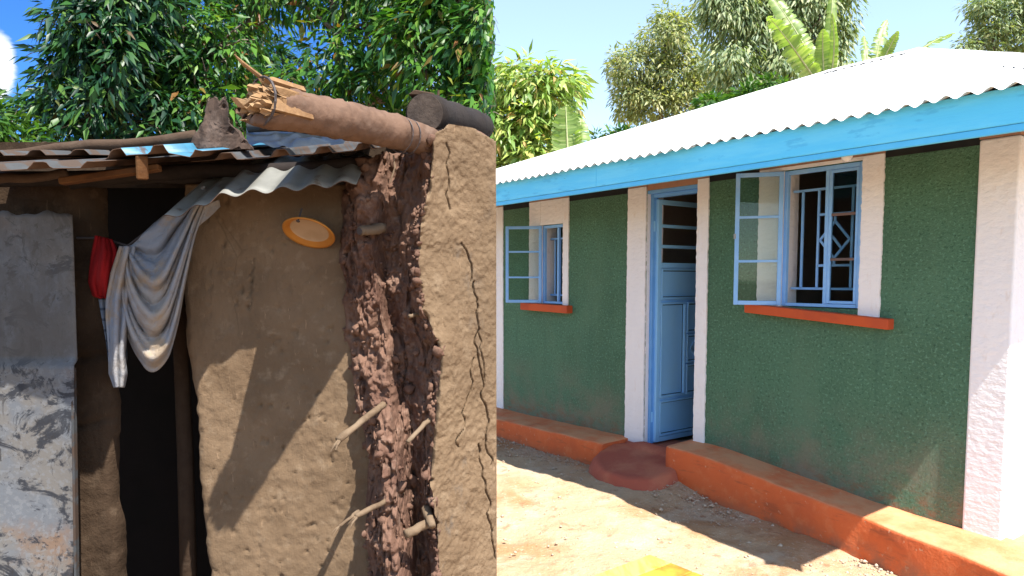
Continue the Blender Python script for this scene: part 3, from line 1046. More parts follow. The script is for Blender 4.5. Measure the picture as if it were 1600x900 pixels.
df = Bm()
fw = 0.045
dbox(DL_W0, DL_W0 - fw, DZ0, DZ1, -0.018, 0.018, df)
dbox(DL_W1, DL_W1 + fw, DZ0, DZ1, -0.018, 0.018, df)
dbox(DL_W0 - fw, DL_W1 + fw, DZ1 - 0.04, DZ1, -0.017, 0.017, df)
dbox(DL_W0 - fw, DL_W1 + fw, DZ0, DZ0 + 0.04, -0.017, 0.017, df)
dbox(DL_W0 - fw, DL_W1 + fw, 1.79, 1.835, -0.017, 0.017, df)
leaf = df.build('door_leaf', MAT['door_blue'], house)
WA, WBk = DL_W0 - fw, DL_W1 + fw
q = Bm()
dbox(WA, WBk, 0.311, 1.791, -0.012, -0.004, q, 0)
q.build('door_panel', MAT['door_blue'], leaf)
wm = WA + (WBk - WA) * 0.52


def moulding(w0, w1, z0, z1):
    for (a, b_, c_, d_) in ((w0, w1, z0, z0 + 0.016), (w0, w1, z1 - 0.016, z1), (w0, w0 - 0.016, z0 + 0.016, z1 - 0.016), (w1 + 0.016, w1, z0 + 0.016, z1 - 0.016)):
        m_ = Bm()
        dbox(a, b_, c_, d_, -0.0035, 0.022, m_, 0.002)
        m_.build('moulding', MAT['door_blue'], leaf)
    i0, i1, j0, j1 = w0 - 0.016, w1 + 0.016, z0 + 0.016, z1 - 0.016
    for (a, b_, c_, d_) in ((i0, i1, j0, j0 + 0.007), (i0, i1, j1 - 0.009, j1), (i0, i0 - 0.008, j0 + 0.007, j1 - 0.009), (i1 + 0.008, i1, j0 + 0.007, j1 - 0.009)):  # thin dark strips outline the inside of each moulding
        m_ = Bm()
        dbox(a, b_, c_, d_, -0.0035, -0.002, m_, 0)
        m_.build('panel_seam', MAT['door_gap'], leaf)


moulding(WA - 0.006, WBk + 0.006, 1.52, 1.785)
moulding(WA - 0.006, wm + 0.012, 0.66, 1.49)
for (z0, z1) in ((1.215, 1.49), (0.945, 1.20), (0.66, 0.93)):
    moulding(wm - 0.012, WBk + 0.006, z0, z1)
moulding(WA - 0.006, WBk + 0.006, 0.32, 0.63)
dm = Bm()
mc, mz = (wm + WBk) / 2, 1.07
for (a, b_) in (((mc + 0.09, mz), (mc, mz + 0.09)), ((mc, mz + 0.09), (mc - 0.09, mz)), ((mc - 0.09, mz), (mc, mz - 0.09)), ((mc, mz - 0.09), (mc + 0.09, mz))):
    dm.bar((DL_U + 0.009, -a[0], a[1]), (DL_U + 0.009, -b_[0], b_[1]), 0.014, 0.010, (1, 0, 0))
dm.build('diamond_moulding', MAT['door_blue'], leaf)
for z in (1.975, 2.15):
    m_ = Bm()
    dbox(WA, WBk, z - 0.014, z + 0.014, -0.012, 0.012, m_)
    m_.build('vent_bar', MAT['door_blue'], leaf)
for z in (0.45, 2.1):
    hb(DL_U - 0.022, DL_U - 0.006, -0.066, -0.045, z, z + 0.09, 0.002, 1).build('hinge', MAT['door_blue'], house)

# ---- fascia and roof
E0, E1, EW = -5.59, 0.60, 0.92
FZ0, FZ1 = 2.338, 2.531
EB = -5.42
joint = -2.35
hb(E0, joint - 0.001, EW - 0.025, EW, FZ0 + 0.034, FZ1, 0.003, 1).build('fascia_board', MAT['fascia'], house)
hb(joint + 0.001, E1, EW - 0.025, EW + 0.001, FZ0 + 0.034, FZ1, 0.003, 1).build('fascia_board', MAT['fascia'], house)
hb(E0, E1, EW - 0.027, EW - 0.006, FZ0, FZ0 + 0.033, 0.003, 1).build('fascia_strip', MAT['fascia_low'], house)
hb(E1 - 0.025, E1, EB, EW - 0.03, FZ0, FZ1, 0.003, 1).build('fascia_board', MAT['fascia'], house)
hb(E0, E0 + 0.025, EB, EW - 0.03, FZ0, FZ1, 0.003, 1).build('fascia_board', MAT['fascia'], house)
hb(E0 + 0.03, E1 - 0.03, EB, EB + 0.025, FZ0, FZ1, 0.003, 1).build('fascia_board', MAT['fascia'], house)

RZ, RW, RUL, RUR = 3.735, -2.25, -2.42, -1.56
OV = 0.05
ZE = 2.520
AMP, PITCHW = 0.012, 0.090
cs = {'front': ((E0 - OV, EW + OV), (E1 + OV, EW + OV), (RUR, RW), (RUL, RW)),
      'back': ((E1 + OV, EB - OV), (E0 - OV, EB - OV), (RUL, RW), (RUR, RW)),
      'right': ((E1 + OV, EW + OV), (E1 + OV, EB - OV), (RUR, RW), (RUR, RW)),
      'left': ((E0 - OV, EB - OV), (E0 - OV, EW + OV), (RUL, RW), (RUL, RW))}
roof_e = Bm()
hb(-2.40, -1.58, RW - 0.02, RW + 0.02, RZ - 0.16, RZ - 0.03, bm=roof_e)
roof_root = roof_e.build('roof', MAT['room_dark'], house)


def slope(key, sheet_w, jitter):
    A, Bp, Cp, Dp = [np.array(p) for p in cs[key]]
    L = np.linalg.norm(Bp - A)
    qd = (Bp - A) / L
    inn = np.array([-qd[1], qd[0]])
    if np.dot(np.array([(RUL + RUR) / 2, RW]) - A, inn) < 0:
        inn = -inn
    RR = np.dot(Dp - A, inn)
    qD, qC = np.dot(Dp - A, qd), np.dot(Cp - A, qd)
    k = 0
    q0 = 0.0
    while q0 < L - 0.02:
        q1 = min(q0 + sheet_w, L)
        qs = np.linspace(q0, q1, int((q1 - q0) / PITCHW * 8) + 2)
        rmax = np.where(qs < qD, RR * qs / max(qD, 1e-6), np.where(qs > qC, RR * (L - qs) / max(L - qC, 1e-6), RR))
        rmax = np.clip(rmax, 0.004, RR)
        rows = 9
        t = np.linspace(0, 1, rows)[:, None]
        j = jitter * (random.random() - 0.5)
        r = -j + (rmax[None, :] + j) * t
        zz = ZE + (RZ - ZE) * np.clip(r, 0, None) / RR + AMP * np.cos(2 * np.pi * qs / PITCHW)[None, :] + 0.003 * (k % 2)
        zz = zz + 0.004 * np.sin(qs * 3.1 + k)[None, :] * (1 - t)
        xy = A[None, None, :] + qs[None, :, None] * qd + r[..., None] * inn
        Vs = np.stack([xy[..., 0], -xy[..., 1], zz], -1)
        mesh_np('roof_sheet', Vs.reshape(-1, 3), grid_faces(rows, len(qs)), MAT['roof'], roof_root, True)
        q0 = q1 - (0.0 if q1 >= L else PITCHW * 0.5)
        k += 1


slope('front', 0.74, 0.03)
slope('right', 0.9, 0.02)
slope('left', 0.9, 0.02)
slope('back', 1.2, 0.02)


def cap(a, b_, wid=0.11):
    a, b_ = Vector(a), Vector(b_)
    d_ = (b_ - a).normalized()
    s_ = d_.cross(Vector((0, 0, 1))).normalized()
    rows = []
    for i in range(13):
        p = a.lerp(b_, i / 12)
        rows.append([p + s_ * (wid * x) + Vector((0, 0, 0.028 - 0.052 * abs(x) ** 1.3 + 0.004 * random.random())) for x in (-1, -0.5, 0, 0.5, 1)])
    mesh_np('ridge_cap', np.array(rows).reshape(-1, 3), grid_faces(13, 5), MAT['roof'], roof_root, True)


cap((RUR, -RW, RZ), (E1 + OV, -(EW + OV), ZE))
cap((RUL, -RW, RZ), (E0 - OV, -(EW + OV), ZE))
cap((RUL, -RW, RZ), (RUR, -RW, RZ))
cap((RUR, -RW, RZ), (E1 + OV, -(EB - OV), ZE))
cap((RUL, -RW, RZ), (E0 - OV, -(EB - OV), ZE))
# wall plate that closes the top of the walls behind the fascia
hb(E0 + 0.45, E1 - 0.35, -4.9, 0.3, 2.621, 2.63).build('soffit', MAT['room_dark'], house)

# ---- lamp over the window
lb = Bm()
prof = [(0.0, 0.0), (0.016, 0.0), (0.018, 0.03), (0.024, 0.045), (0.034, 0.065), (0.036, 0.085), (0.028, 0.105), (0.012, 0.116), (0.001, 0.118)]
lb.tube([(-0.905, -0.10, 2.56 - z) for r, z in prof], [max(r, 0.001) for r, z in prof], 14)
lamp = lb.build('eave_bulb', MAT['bulb'], None, True)
lamp.matrix_world = Matrix.Translation((HX, HY, 0)) @ Matrix.Rotation(math.atan2(DU[1], DU[0]), 4, 'Z')
tag(lamp, 'unlit white light bulb under the eave above the near window', 'bulb')

# ================================================================== MUD HUT
hut = empty('mud_hut', (-1.2, 3.2, 0))
tag(hut, 'brown mud walled hut with broken corner, dark doorway and patched tin roof', 'hut')
YW = 2.5


def wall_field(name, pxl, pxr, y_top, Y, mat, seed, res=0.007, left_edge=None, right_edge=None, extra=None, ret=0.22):
    """mud wall: relief grid facing the yard; the free edges bend back into the wall thickness."""
    xl, xr = at(pxl, 450, Y).x, at(pxr, 450, Y).x
    zt = at(pxl, y_top, Y).z
    nx = max(8, int((xr - xl) / res))
    nz = int((zt + 0.0) / (res * 1.2))
    zs = np.linspace(-0.02, zt, nz)
    s = np.linspace(0, 1, nx)
    zz, ss = np.meshgrid(zs, s, indexing='ij')
    pyz = 434 - (zz - EYE) / Y * FPX

    def edge(e, dflt):
        if e is None:
            return np.full_like(zz, dflt)
        ys, xs = zip(*e)
        return np.interp(pyz, ys, [at(p, 450, Y).x for p in xs])
    L_ = edge(left_edge, xl)
    R_ = edge(right_edge, xr)
    xx = L_ + (R_ - L_) * ss
    P_ = np.stack([xx, np.full_like(xx, Y), zz], -1)
    dep = 0.008 * fbm(P_, 3, 2, seed) + 0.0028 * fbm(P_, 16, 3, seed + 3) + 0.0012 * fbm(P_, 50, 2, seed + 6) - 0.010 * np.clip(fbm(P_, 52, 2, seed + 5) - 0.72, 0, 1) * 2
    if extra is not None:
        dep = dep + extra(xx, pyz)
    rnd = 0.035
    if left_edge is not None:
        k = np.clip(1 - (xx - L_) / rnd, 0, 1)
        dep = dep - rnd * (1 - np.sqrt(np.clip(1 - k * k, 0, 1)))
        xx = xx + 0.008 * fbm(P_, 14, 3, seed + 9) * k
    if right_edge is not None:
        k = np.clip(1 - (R_ - xx) / rnd, 0, 1)
        dep = dep - rnd * (1 - np.sqrt(np.clip(1 - k * k, 0, 1)))
        xx = xx + 0.008 * fbm(P_, 14, 3, seed + 9) * k
    V_ = np.stack([xx, Y - dep, zz], -1)
    # thickness on both sides
    bl = V_[:, :1].copy()
    bl[..., 1] = Y + ret
    br = V_[:, -1:].copy()
    br[..., 1] = Y + ret
    V_ = np.concatenate([bl, V_, br], 1)
    top = V_[-1:].copy()
    top[..., 1] = Y + ret
    V_ = np.concatenate([V_, top], 0)
    return mesh_np(name, V_.reshape(-1, 3), grid_faces(V_.shape[0], V_.shape[1]), mat, hut, True)


def crack_px(xx, pyz, Y, pts, width, depth):
    """groove along a polyline given in photo rows"""
    ys = [p[1] for p in pts]
    xs = [at(p[0], 450, Y).x for p in pts]
    cxx = np.interp(pyz, ys, xs) + 0.004 * np.sin(pyz * 0.35) + 0.003 * np.sin(pyz * 0.9 + 1)
    m_ = ((pyz > ys[0]) & (pyz < ys[-1])).astype(float)
    return -depth * m_ * np.exp(-((xx - cxx) / width) ** 2)


front = wall_field('front_wall', 280, 575, 288, YW, MAT['mud'], 21, 0.0065,
                   left_edge=[(280, 292), (400, 286), (480, 281), (540, 283), (600, 291), (680, 300), (740, 297), (800, 300), (860, 305), (900, 311), (1200, 315)],
                   extra=lambda x, p: crack_px(x, p, YW, [(396, 405), (392, 440), (388, 485)], 0.004, 0.012))
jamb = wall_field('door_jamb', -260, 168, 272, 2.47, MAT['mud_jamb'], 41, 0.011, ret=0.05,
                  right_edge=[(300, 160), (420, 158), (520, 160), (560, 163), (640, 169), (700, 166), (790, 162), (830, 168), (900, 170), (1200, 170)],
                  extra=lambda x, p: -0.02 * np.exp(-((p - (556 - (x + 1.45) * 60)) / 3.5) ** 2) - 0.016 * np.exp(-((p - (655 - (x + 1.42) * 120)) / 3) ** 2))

# ---- broken corner: path across the wall end, then the outer face
rowsY = [150, 250, 318, 395, 480, 545, 590, 655, 722, 790, 900, 1200]
leftP = [548, 543, 534, 531, 537, 539, 541, 558, 573, 567, 570, 574]
cornP = [678, 677, 670, 652, 662, 688, 685, 677, 671, 678, 684, 688]
protL = [0.03, 0.05, 0.07, 0.07, 0.06, 0.06, 0.08, 0.14, 0.18, 0.20, 0.21, 0.21]
zt = at(700, 190, 2.3).z
nz = 430
zs = np.linspace(-0.02, zt, nz)
pyz = 434 - (zs - EYE) / 2.4 * FPX
lp = np.interp(pyz, rowsY, leftP)
cp = np.interp(pyz, rowsY, cornP)
pl = np.interp(pyz, rowsY, protL)
na, nbk = 120, 130
aa = np.linspace(0, 1, na)


def X(px, Y):
    return (px - CX) / FPX * Y


# section profile: fraction across -> protrusion from the front wall plane
kx = [0.0, 0.06, 0.22, 0.42, 0.55, 0.70, 0.84, 0.94, 1.0]
A2, Z2 = np.meshgrid(aa, zs)
LP, CP, PL = lp[:, None], cp[:, None], pl[:, None]
pxs = LP + (CP - LP) * A2
PYZ = np.repeat(pyz[:, None], na, 1)
cav = 0.5 + 0.5 * np.tanh(3 * fbm(np.stack([A2 * 2, Z2 * 3.0, A2 * 0], -1), 1.0, 3, 77))
prof = np.zeros_like(A2)
for i in range(nz):
    p_ = pl[i]
    cv = 0.045 + 0.06 * cav[i, 60]
    prof[i] = np.interp(aa, kx, [-0.03, p_ * 0.75, p_ + 0.06, p_ + 0.05, max(p_ - 0.01, 0.03) - cv * 0.3, 0.05, 0.10, 0.20, 0.225])
Ysec = YW - prof
Psec = np.stack([X(pxs, Ysec), Ysec, Z2], -1)
blk = cells(Psec, 11, 5)
cl2 = cells(Psec, 34, 9)
rdg = 1 - np.abs(fbm(Psec * np.array([1.6, 1, 0.7]), 9, 3, 61))
cl3 = cells(Psec, 75, 12)
dsp = 0.008 * (0.45 - cl3) + 0.028 * fbm(Psec, 7, 3, 60) + 0.034 * (0.5 - blk) + 0.022 * (0.45 - cl2) + 0.010 * fbm(Psec, 60, 3, 64) - 0.030 * np.clip(rdg - 0.78, 0, 1) * 4
fade = np.clip(A2 / 0.05, 0, 1)
Ysec2 = Ysec - dsp * fade
Xsec = X(pxs, Ysec) + 0.014 * fbm(Psec, 16, 3, 70) * np.clip(1 - A2 / 0.3, 0, 1) + 0.010 * fbm(Psec, 22, 3, 71) * np.clip((A2 - 0.8) / 0.2, 0, 1)
sec = np.stack([Xsec, Ysec2, Z2], -1)
# outer face
bbk = np.linspace(0, 1, nbk)
B2, Zb = np.meshgrid(bbk, zs)
Yc = Ysec[:, -1:]
jump = (Ysec2[:, -1:] - Yc)
Yend = 2.46
Yf = Yc + (Yend - Yc) * B2 + jump * np.clip(1 - B2 / 0.07, 0, 1) ** 2
pxf = CP + (775.5 - CP) * B2
Pf = np.stack([X(pxf, Yf), Yf, Zb], -1)
pf = 434 - (Zb - EYE) / 2.38 * FPX
df_ = 0.010 * fbm(Pf, 5, 2, 80) + 0.0035 * fbm(Pf, 22, 3, 83) + 0.0025 * fbm(Pf, 80, 3, 85)
for pts, wd, dp in (([(738, 440), (745, 500), (750, 560), (756, 640), (766, 740)], 0.0022, 0.014), ([(748, 700), (756, 780), (768, 850), (774, 905)], 0.0022, 0.014),
                    ([(700, 230), (706, 300), (703, 330)], 0.002, 0.010), ([(748, 520), (757, 600)], 0.002, 0.010), ([(726, 380), (738, 440)], 0.002, 0.015), ([(742, 560), (722, 640), (716, 700)], 0.0018, 0.012)):
    ys = [p[1] for p in pts]
    cxx = np.interp(pf, ys, [p[0] for p in pts]) + 5.0 * fbm(np.stack([pf * 0.045, pf * 0 + ys[0], pf * 0], -1), 1.0, 3, 87)
    m_ = ((pf > ys[0]) & (pf < ys[-1])).astype(float)
    df_ -= dp * m_ * np.exp(-(((pxf - cxx) / FPX * 2.4) / wd) ** 2)
edge_f = np.clip(B2 / 0.08, 0, 1) * np.clip((1 - B2) / 0.03, 0, 1)
Yf2 = Yf - df_ * edge_f
Xf = X(pxf, Yf) + 0.3 * df_ * edge_f
Xf[:, 0] = Xsec[:, -1]
outer = np.stack([Xf, Yf2, Zb], -1)
outer[:, 0] = sec[:, -1]


def sink_top(a):
    """uneven wall head: rows above the local top fold down onto it and back"""
    x = a[..., 0] / a[..., 1] * FPX + CX
    top_px = np.interp(x, [540, 560, 600, 640, 668, 690, 706, 720, 745, 777], [275, 258, 243, 240, 222, 208, 197, 200, 207, 226])
    ztop = EYE + (434 - top_px) / FPX * a[..., 1] + 0.008 * fbm(a, 30, 3, 90)
    over_ = np.clip(a[..., 2] - ztop, 0, None)
    a = a.copy()
    a[..., 2] = np.minimum(a[..., 2], ztop)
    a[..., 1] += np.minimum(over_ * 3.0, 0.22)
    return a


sec = sink_top(sec)
outer = sink_top(outer)
mesh_np('broken_wall_end', sec.reshape(-1, 3), grid_faces(nz, na), MAT['clay'], hut, False)
# outer face continues round the corner and back as the side wall
side = outer[:, -1:].copy()
ext = [outer]
for (x_, y_) in ((-0.075, 2.62), (-0.16, 3.1), (-0.30, 3.7), (-0.42, 4.2)):
    s_ = side.copy()
    s_[..., 0] = x_ + 0.012 * fbm(side, 7, 2, 95 + int(y_ * 10))
    s_[..., 1] = y_
    s_[..., 2] = np.minimum(s_[..., 2], 2.15 + 0.12 * (y_ - 2.4))
    ext.append(s_)
outer2 = np.concatenate(ext, 1)
mesh_np('outer_wall', outer2.reshape(-1, 3), grid_faces(nz, outer2.shape[1]), MAT['mud_out'], hut, True)

# crumbled clods stuck to the broken end
nn = 620
Vc, Fc = [], []
ico = bmesh.new()
bmesh.ops.create_icosphere(ico, subdivisions=1, radius=1.0)
IV = np.array([v.co[:] for v in ico.verts])
IF = np.array([[v.index for v in f.verts] for f in ico.faces])
ico.free()
for k in range(nn):
    i = rng.integers(int(nz * 0.28), int(nz * 0.985))
    j = int(np.clip(rng.choice([rng.normal(12, 10), rng.normal(70, 22), rng.normal(114, 5)]), 3, na - 2))
    s_ = float(np.clip(rng.lognormal(-5.15, 0.55), 0.003, 0.020))
    c_ = sec[i, j] - np.array([0, s_ * 0.35, 0])
    Vv = (IV + 0.45 * rng.uniform(-1, 1, IV.shape)) * np.array([1, 0.8, 1]) * s_
    Fc.append(IF + len(Vc) * len(IV))
    Vc.append(Vv + c_)
tag(mesh_np('mud_clods', np.concatenate(Vc), np.concatenate(Fc), MAT['clay'], hut, False), kind='stuff')

# hidden body of the hut: back and left walls, inner lining
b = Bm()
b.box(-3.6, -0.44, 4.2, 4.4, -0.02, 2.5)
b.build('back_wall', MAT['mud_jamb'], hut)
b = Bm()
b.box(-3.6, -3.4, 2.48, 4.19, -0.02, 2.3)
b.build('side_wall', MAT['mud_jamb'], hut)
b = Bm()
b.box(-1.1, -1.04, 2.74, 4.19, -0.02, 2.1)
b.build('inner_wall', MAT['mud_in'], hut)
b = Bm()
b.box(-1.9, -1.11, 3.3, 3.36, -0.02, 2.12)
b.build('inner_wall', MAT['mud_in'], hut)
b = Bm()
b.tube([at(292, 900, 2.86) + Vector((0, 0, -1.0)), at(290, 700, 2.86), at(283, 545, 2.86), at(280, 330, 2.86)], [0.035, 0.034, 0.03, 0.028], 10, 0.15)
b.build('door_post', MAT['pole'], hut, True)

# ---- tin door leaf, standing open in front of the jamb
dl = Bm()
TL, TR = at(-150, 331, 2.30), at(113, 333, 2.36)
ML, MR = at(-150, 566, 2.31), at(113, 572, 2.36)
zb = 0.03


def dp_(p, z, y=None):
    return Vector((p.x, p.y if y is None else y, z))


nx_, nz_ = 40, 120
Vd = []
for i in range(nz_ + 1):
    z = zb + (TL.z - zb) * i / nz_
    for j in range(nx_ + 1):
        t = j / nx_
        x = TL.x + (TR.x - TL.x) * t
        if z < MR.z:
            x += (at(110, 900, 2.36).x - TR.x) * t * (MR.z - z)
        y = TL.y + (TR.y - TL.y) * t + (-0.020 if z < ML.z - 0.01 * t else 0.0)
        y += 0.007 * float(math.sin(x * 9 + z * 3)) + 0.005 * math.sin(z * 7 + 1.3)
        zz_ = z + (0.006 * math.sin(x * 40) + 0.004 * math.sin(x * 97) if i == nz_ else 0)
        Vd.append((x, y, zz_))
door_tin = mesh_np('tin_door', Vd, grid_faces(nz_ + 1, nx_ + 1), MAT['door_tin'], hut, True)
sm = door_tin.modifiers.new('thickness', 'SOLIDIFY')
sm.thickness = 0.004
e = Bm()
e.bar(at(114.5, 575, 2.345), dp_(at(111.5, 900, 2.345), 0.03), 0.008, 0.02, (0, 1, 0), 0.001)
e.build('door_edge', MAT['tin_grey'], door_tin)
e = Bm()
e.bar(dp_(TR, 0.05, 2.40) + Vector((-0.09, 0, 0)), dp_(TR, TR.z - 0.02, 2.40) + Vector((-0.09, 0, 0)), 0.05, 0.03, (0, 1, 0), 0.003)
e.build('door_batten', MAT['pole'], door_tin)


# ---- roof sheets: box profile, low slope towards the yard
def tin(name, front_px, Y0, Y1, rise, mat, prof='box', period=0.13, amp=0.022, rows=10, thick=0.0012, sag=0.0, seed=1, mat2=None, n_per=16):
    """front_px: polyline of the front edge in the photo at distance Y0 (list of (px,py) or (px,py,Y)); runs back to Y1 rising."""
    pts = [at(p[0], p[1], p[2] if len(p) > 2 else Y0) for p in front_px]
    cum = [0.0]
    for a, b_ in zip(pts[:-1], pts[1:]):
        cum.append(cum[-1] + (b_ - a).length)
    L = cum[-1]
    ns = max(6, int(L / period * n_per))
    V_ = []
    for i in range(rows + 1):
        t = i / rows
        for j in range(ns + 1):
            s_ = L * j / ns
            k = 0
            while k < len(cum) - 2 and s_ > cum[k + 1]:
                k += 1
            f_ = (s_ - cum[k]) / (cum[k + 1] - cum[k])
            p = pts[k].lerp(pts[k + 1], f_)
            ph = (s_ / period) % 1.0
            if prof == 'box':
                h = amp * (0 if ph < 0.55 else (ph - 0.55) / 0.1 if ph < 0.65 else 1 if ph < 0.9 else (1 - ph) / 0.1)
            else:
                h = amp * 0.5 * math.cos(2 * math.pi * ph)
            y = p.y + (Y1 - p.y) * t
            z = p.z + rise * (Y1 - p.y) * t + h - sag * math.sin(math.pi * t) + 0.004 * math.sin(s_ * 5 + seed + t * 3)
            V_.append((p.x + 0.01 * t * math.sin(seed), y + 0.01 * math.sin(s_ * 7 + seed) * (1 - t), z))
    o_ = mesh_np(name, V_, grid_faces(rows + 1, ns + 1), [mat, mat2 or mat], hut, False)
    md = o_.modifiers.new('thickness', 'SOLIDIFY')
    md.thickness = thick * 2
    md.offset = -1
    if mat2:
        md.material_offset = 1
        md.material_offset_rim = 1
    return o_


tin('roof_sheet', [(128, 256), (200, 243), (262, 240), (318, 250)], 2.06, 4.4, 0.215, MAT['tin_blue'], 'box', 0.125, 0.024, seed=1, mat2=MAT['tin_rust'])
tin('roof_sheet', [(300, 251), (340, 248), (386, 247)], 2.20, 4.4, 0.21, MAT['tin_grey'], 'box', 0.14, 0.02, seed=4, mat2=MAT['tin_rust'])
tin('roof_sheet', [(384, 247, 1.93), (450, 242, 2.03), (520, 238, 2.14), (585, 232, 2.24)], 2.1, 4.4, 0.21, MAT['tin_grey'], 'box', 0.14, 0.02, seed=5, mat2=MAT['tin_rust'])
tin('roof_sheet', [(-170, 272), (0, 268), (60, 264), (150, 262)], 1.98, 4.4, 0.20, MAT['tin_grey'], 'box', 0.15, 0.018, seed=7, mat2=MAT['tin_rust'])
tin('roof_sheet', [(-260, 250), (-80, 246), (60, 243), (150, 240)], 2.5, 4.4, 0.16, MAT['tin_grey'], 'box', 0.15, 0.018, seed=12, mat2=MAT['tin_rust'])
tin('awning_sheet', [(256, 341, 2.16), (300, 327, 2.19), (345, 305, 2.22), (400, 298, 2.24), (480, 291, 2.26), (556, 283, 2.30)], 2.2, 2.56, 0.50,
    MAT['tin_awning'], 'wave', 0.092, 0.017, rows=8, sag=-0.006, seed=3, mat2=MAT['tin_rust'], n_per=12)

# poles and boards under the tin
for (a, b_, r0, r1, m_) in ((at(-120, 254, 2.75), at(305, 214, 2.62), 0.026, 0.02, 'pole'), (at(-150, 296, 2.15), at(104, 271, 2.22), 0.018, 0.013, 'pole'),
                            (at(-80, 286, 2.40), at(560, 258, 2.44), 0.026, 0.024, 'dark_log'), (at(110, 290, 2.42), at(330, 277, 2.46), 0.014, 0.012, 'dark_log')):  # dark_log poles carry the under-roof shade in their colour
    b = Bm()
    k = 8
    pth = [a.lerp(b_, i / k) + Vector((0, 0, 0.006 * math.sin(i * 1.7))) for i in range(k + 1)]
    b.tube(pth, [r0 + (r1 - r0) * i / k for i in range(k + 1)], 9, 0.12)
    b.build('roof_pole', MAT[m_], hut, True)
b = Bm()
b.bar(at(222, 262, 2.08), at(222, 240, 2.95), 0.032, 0.07, (0, 0, 1), 0.004)
b.build('rafter', MAT['board'], hut)
b = Bm()
b.bar(at(95, 284, 2.12), at(250, 262, 2.16), 0.02, 0.035, (0, 1, 0), 0.003)
b.build('roof_batten', MAT['board'], hut)
# crumpled black plastic under the broken log
nx_, ny_ = 40, 24
Vt = []
a0, a1, a2, a3 = at(385, 228, 2.42), at(520, 236, 2.42), at(385, 193, 2.7), at(560, 205, 2.7)
for i in range(ny_):
    for j in range(nx_):
        t, s_ = i / (ny_ - 1), j / (nx_ - 1)
        p = a0.lerp(a1, s_).lerp(a2.lerp(a3, s_), t)
        h = 0.018 * float(fbm(np.array([[p.x * 14, p.y * 14, 0.5]]), 1, 3, 33)[0])
        Vt.append((p.x, p.y, p.z + h))
tp = mesh_np('plastic_sheet', Vt, grid_faces(ny_, nx_), MAT['tarp'], hut, True)
b = Bm()
b.tube([at(388, 200, 2.6), at(430, 196, 2.6), at(500, 201, 2.62)], [0.02, 0.024, 0.02], 8, 0.2)
b.build('roof_pole', MAT['tin_grey'], hut, True)

# ---- broken beam
lp0, lp1 = at(692, 227, 2.42), at(387, 153, 1.84)
ax = (lp1 - lp0).normalized()
sd = ax.cross(Vector((0, 0, 1))).normalized()
up = sd.cross(ax)
NL, NS = 110, 40
Vl = []
for i in range(NL):
    t = i / (NL - 1)
    c_ = lp0.lerp(lp1, t) + up * (0.006 * math.sin(t * 5)) + sd * 0.004 * math.sin(t * 8)
    r_ = 0.049 + 0.009 * t
    for (kc, ka, kw) in ((0.30, 0.05, 0.012), (0.62, 0.06, 0.015), (0.82, 0.04, 0.012)):
        r_ *= 1 + ka * math.exp(-((t - kc) / kw) ** 2)
    for k in range(NS):
        a = 2 * math.pi * k / NS
        Vl.append(c_ + (sd * math.cos(a) + up * math.sin(a)) * r_)
Vl = np.array([v[:] for v in Vl])
nrm = Vl - np.repeat(np.array([lp0.lerp(lp1, i / (NL - 1))[:] for i in range(NL)]), NS, 0)
nrm /= np.linalg.norm(nrm, axis=1)[:, None]
Vl = Vl + nrm * (0.0035 * fbm(Vl, 22, 4, 101) + 0.0018 * fbm(Vl, 90, 2, 103))[:, None]
# torn tip: the bark ends unevenly
idx = np.arange(NL * NS)
tt = idx // NS / (NL - 1)
kk = idx % NS
cut = 0.93 - 0.07 * np.cos(2 * np.pi * kk / NS - 2.3) + 0.02 * fbm(np.stack([np.cos(kk / NS * 6.283) * 3, np.sin(kk / NS * 6.283) * 3, kk * 0], -1), 1, 3, 7)
ov_ = np.clip(tt - cut, 0, None)
L_ = (lp1 - lp0).length
Vl = Vl - np.outer(ov_ * L_, np.array(ax[:])) - nrm * np.clip(ov_ * 1.2, 0, 0.03)[:, None]
beam = mesh_np('broken_beam', Vl, grid_faces(NL, NS, True), MAT['bark'], hut, True)
for k in range(64):
    rr = 0.053 * math.sqrt(random.random())
    a = random.random() * 6.283
    off = sd * (math.cos(a) * rr) + up * (math.sin(a) * rr)
    t1 = 0.93 + 0.05 * random.random() - 0.025 * math.cos(a - 2.2) + (0.03 if rr < 0.03 else 0)
    st = lp0.lerp(lp1, 0.78) + off * 0.92
    en = lp0.lerp(lp1, t1) + off + up * random.gauss(0, 0.002) + sd * random.gauss(0, 0.002)
    b = Bm()
    w_, h_ = random.uniform(0.008, 0.02), random.uniform(0.004, 0.009)
    sl = (sd * random.gauss(0, 1) + up * random.gauss(0, 1)).normalized()
    s2 = sl.cross(ax).normalized()
    q0_ = [st + sl * (x * w_) + s2 * (y * h_) for x, y in ((-1, -1), (1, -1), (1, 1), (-1, 1))]
    cutv = [random.uniform(-0.035, 0.012) for _ in range(4)]
    q1_ = [en + sl * (x * w_ * 0.8) + s2 * (y * h_ * 0.8) + ax * c4 for (x, y), c4 in zip(((-1, -1), (1, -1), (1, 1), (-1, 1)), cutv)]
    b.hexa([tuple(p) for p in q0_ + q1_])
    b.build('splinter', MAT['splinter'], beam)
b = Bm()
b.tube([lp0.lerp(lp1, 0.90) + up * 0.052 + sd * 0.01, lp0.lerp(lp1, 1.02) + up * 0.085, lp0.lerp(lp1, 1.05) + up * 0.10], [0.007, 0.005, 0.001], 6)
b.build('splinter', MAT['splinter'], beam)
wr = Bm()
wc = lp0.lerp(lp1, 0.945)
wr.tube([wc + (sd * math.cos(a) * 0.062 + up * math.sin(a) * 0.062) for a in [i * 0.3 for i in range(22)]], 0.0035, 6)
wr.build('wire_tie', MAT['wire'], beam)
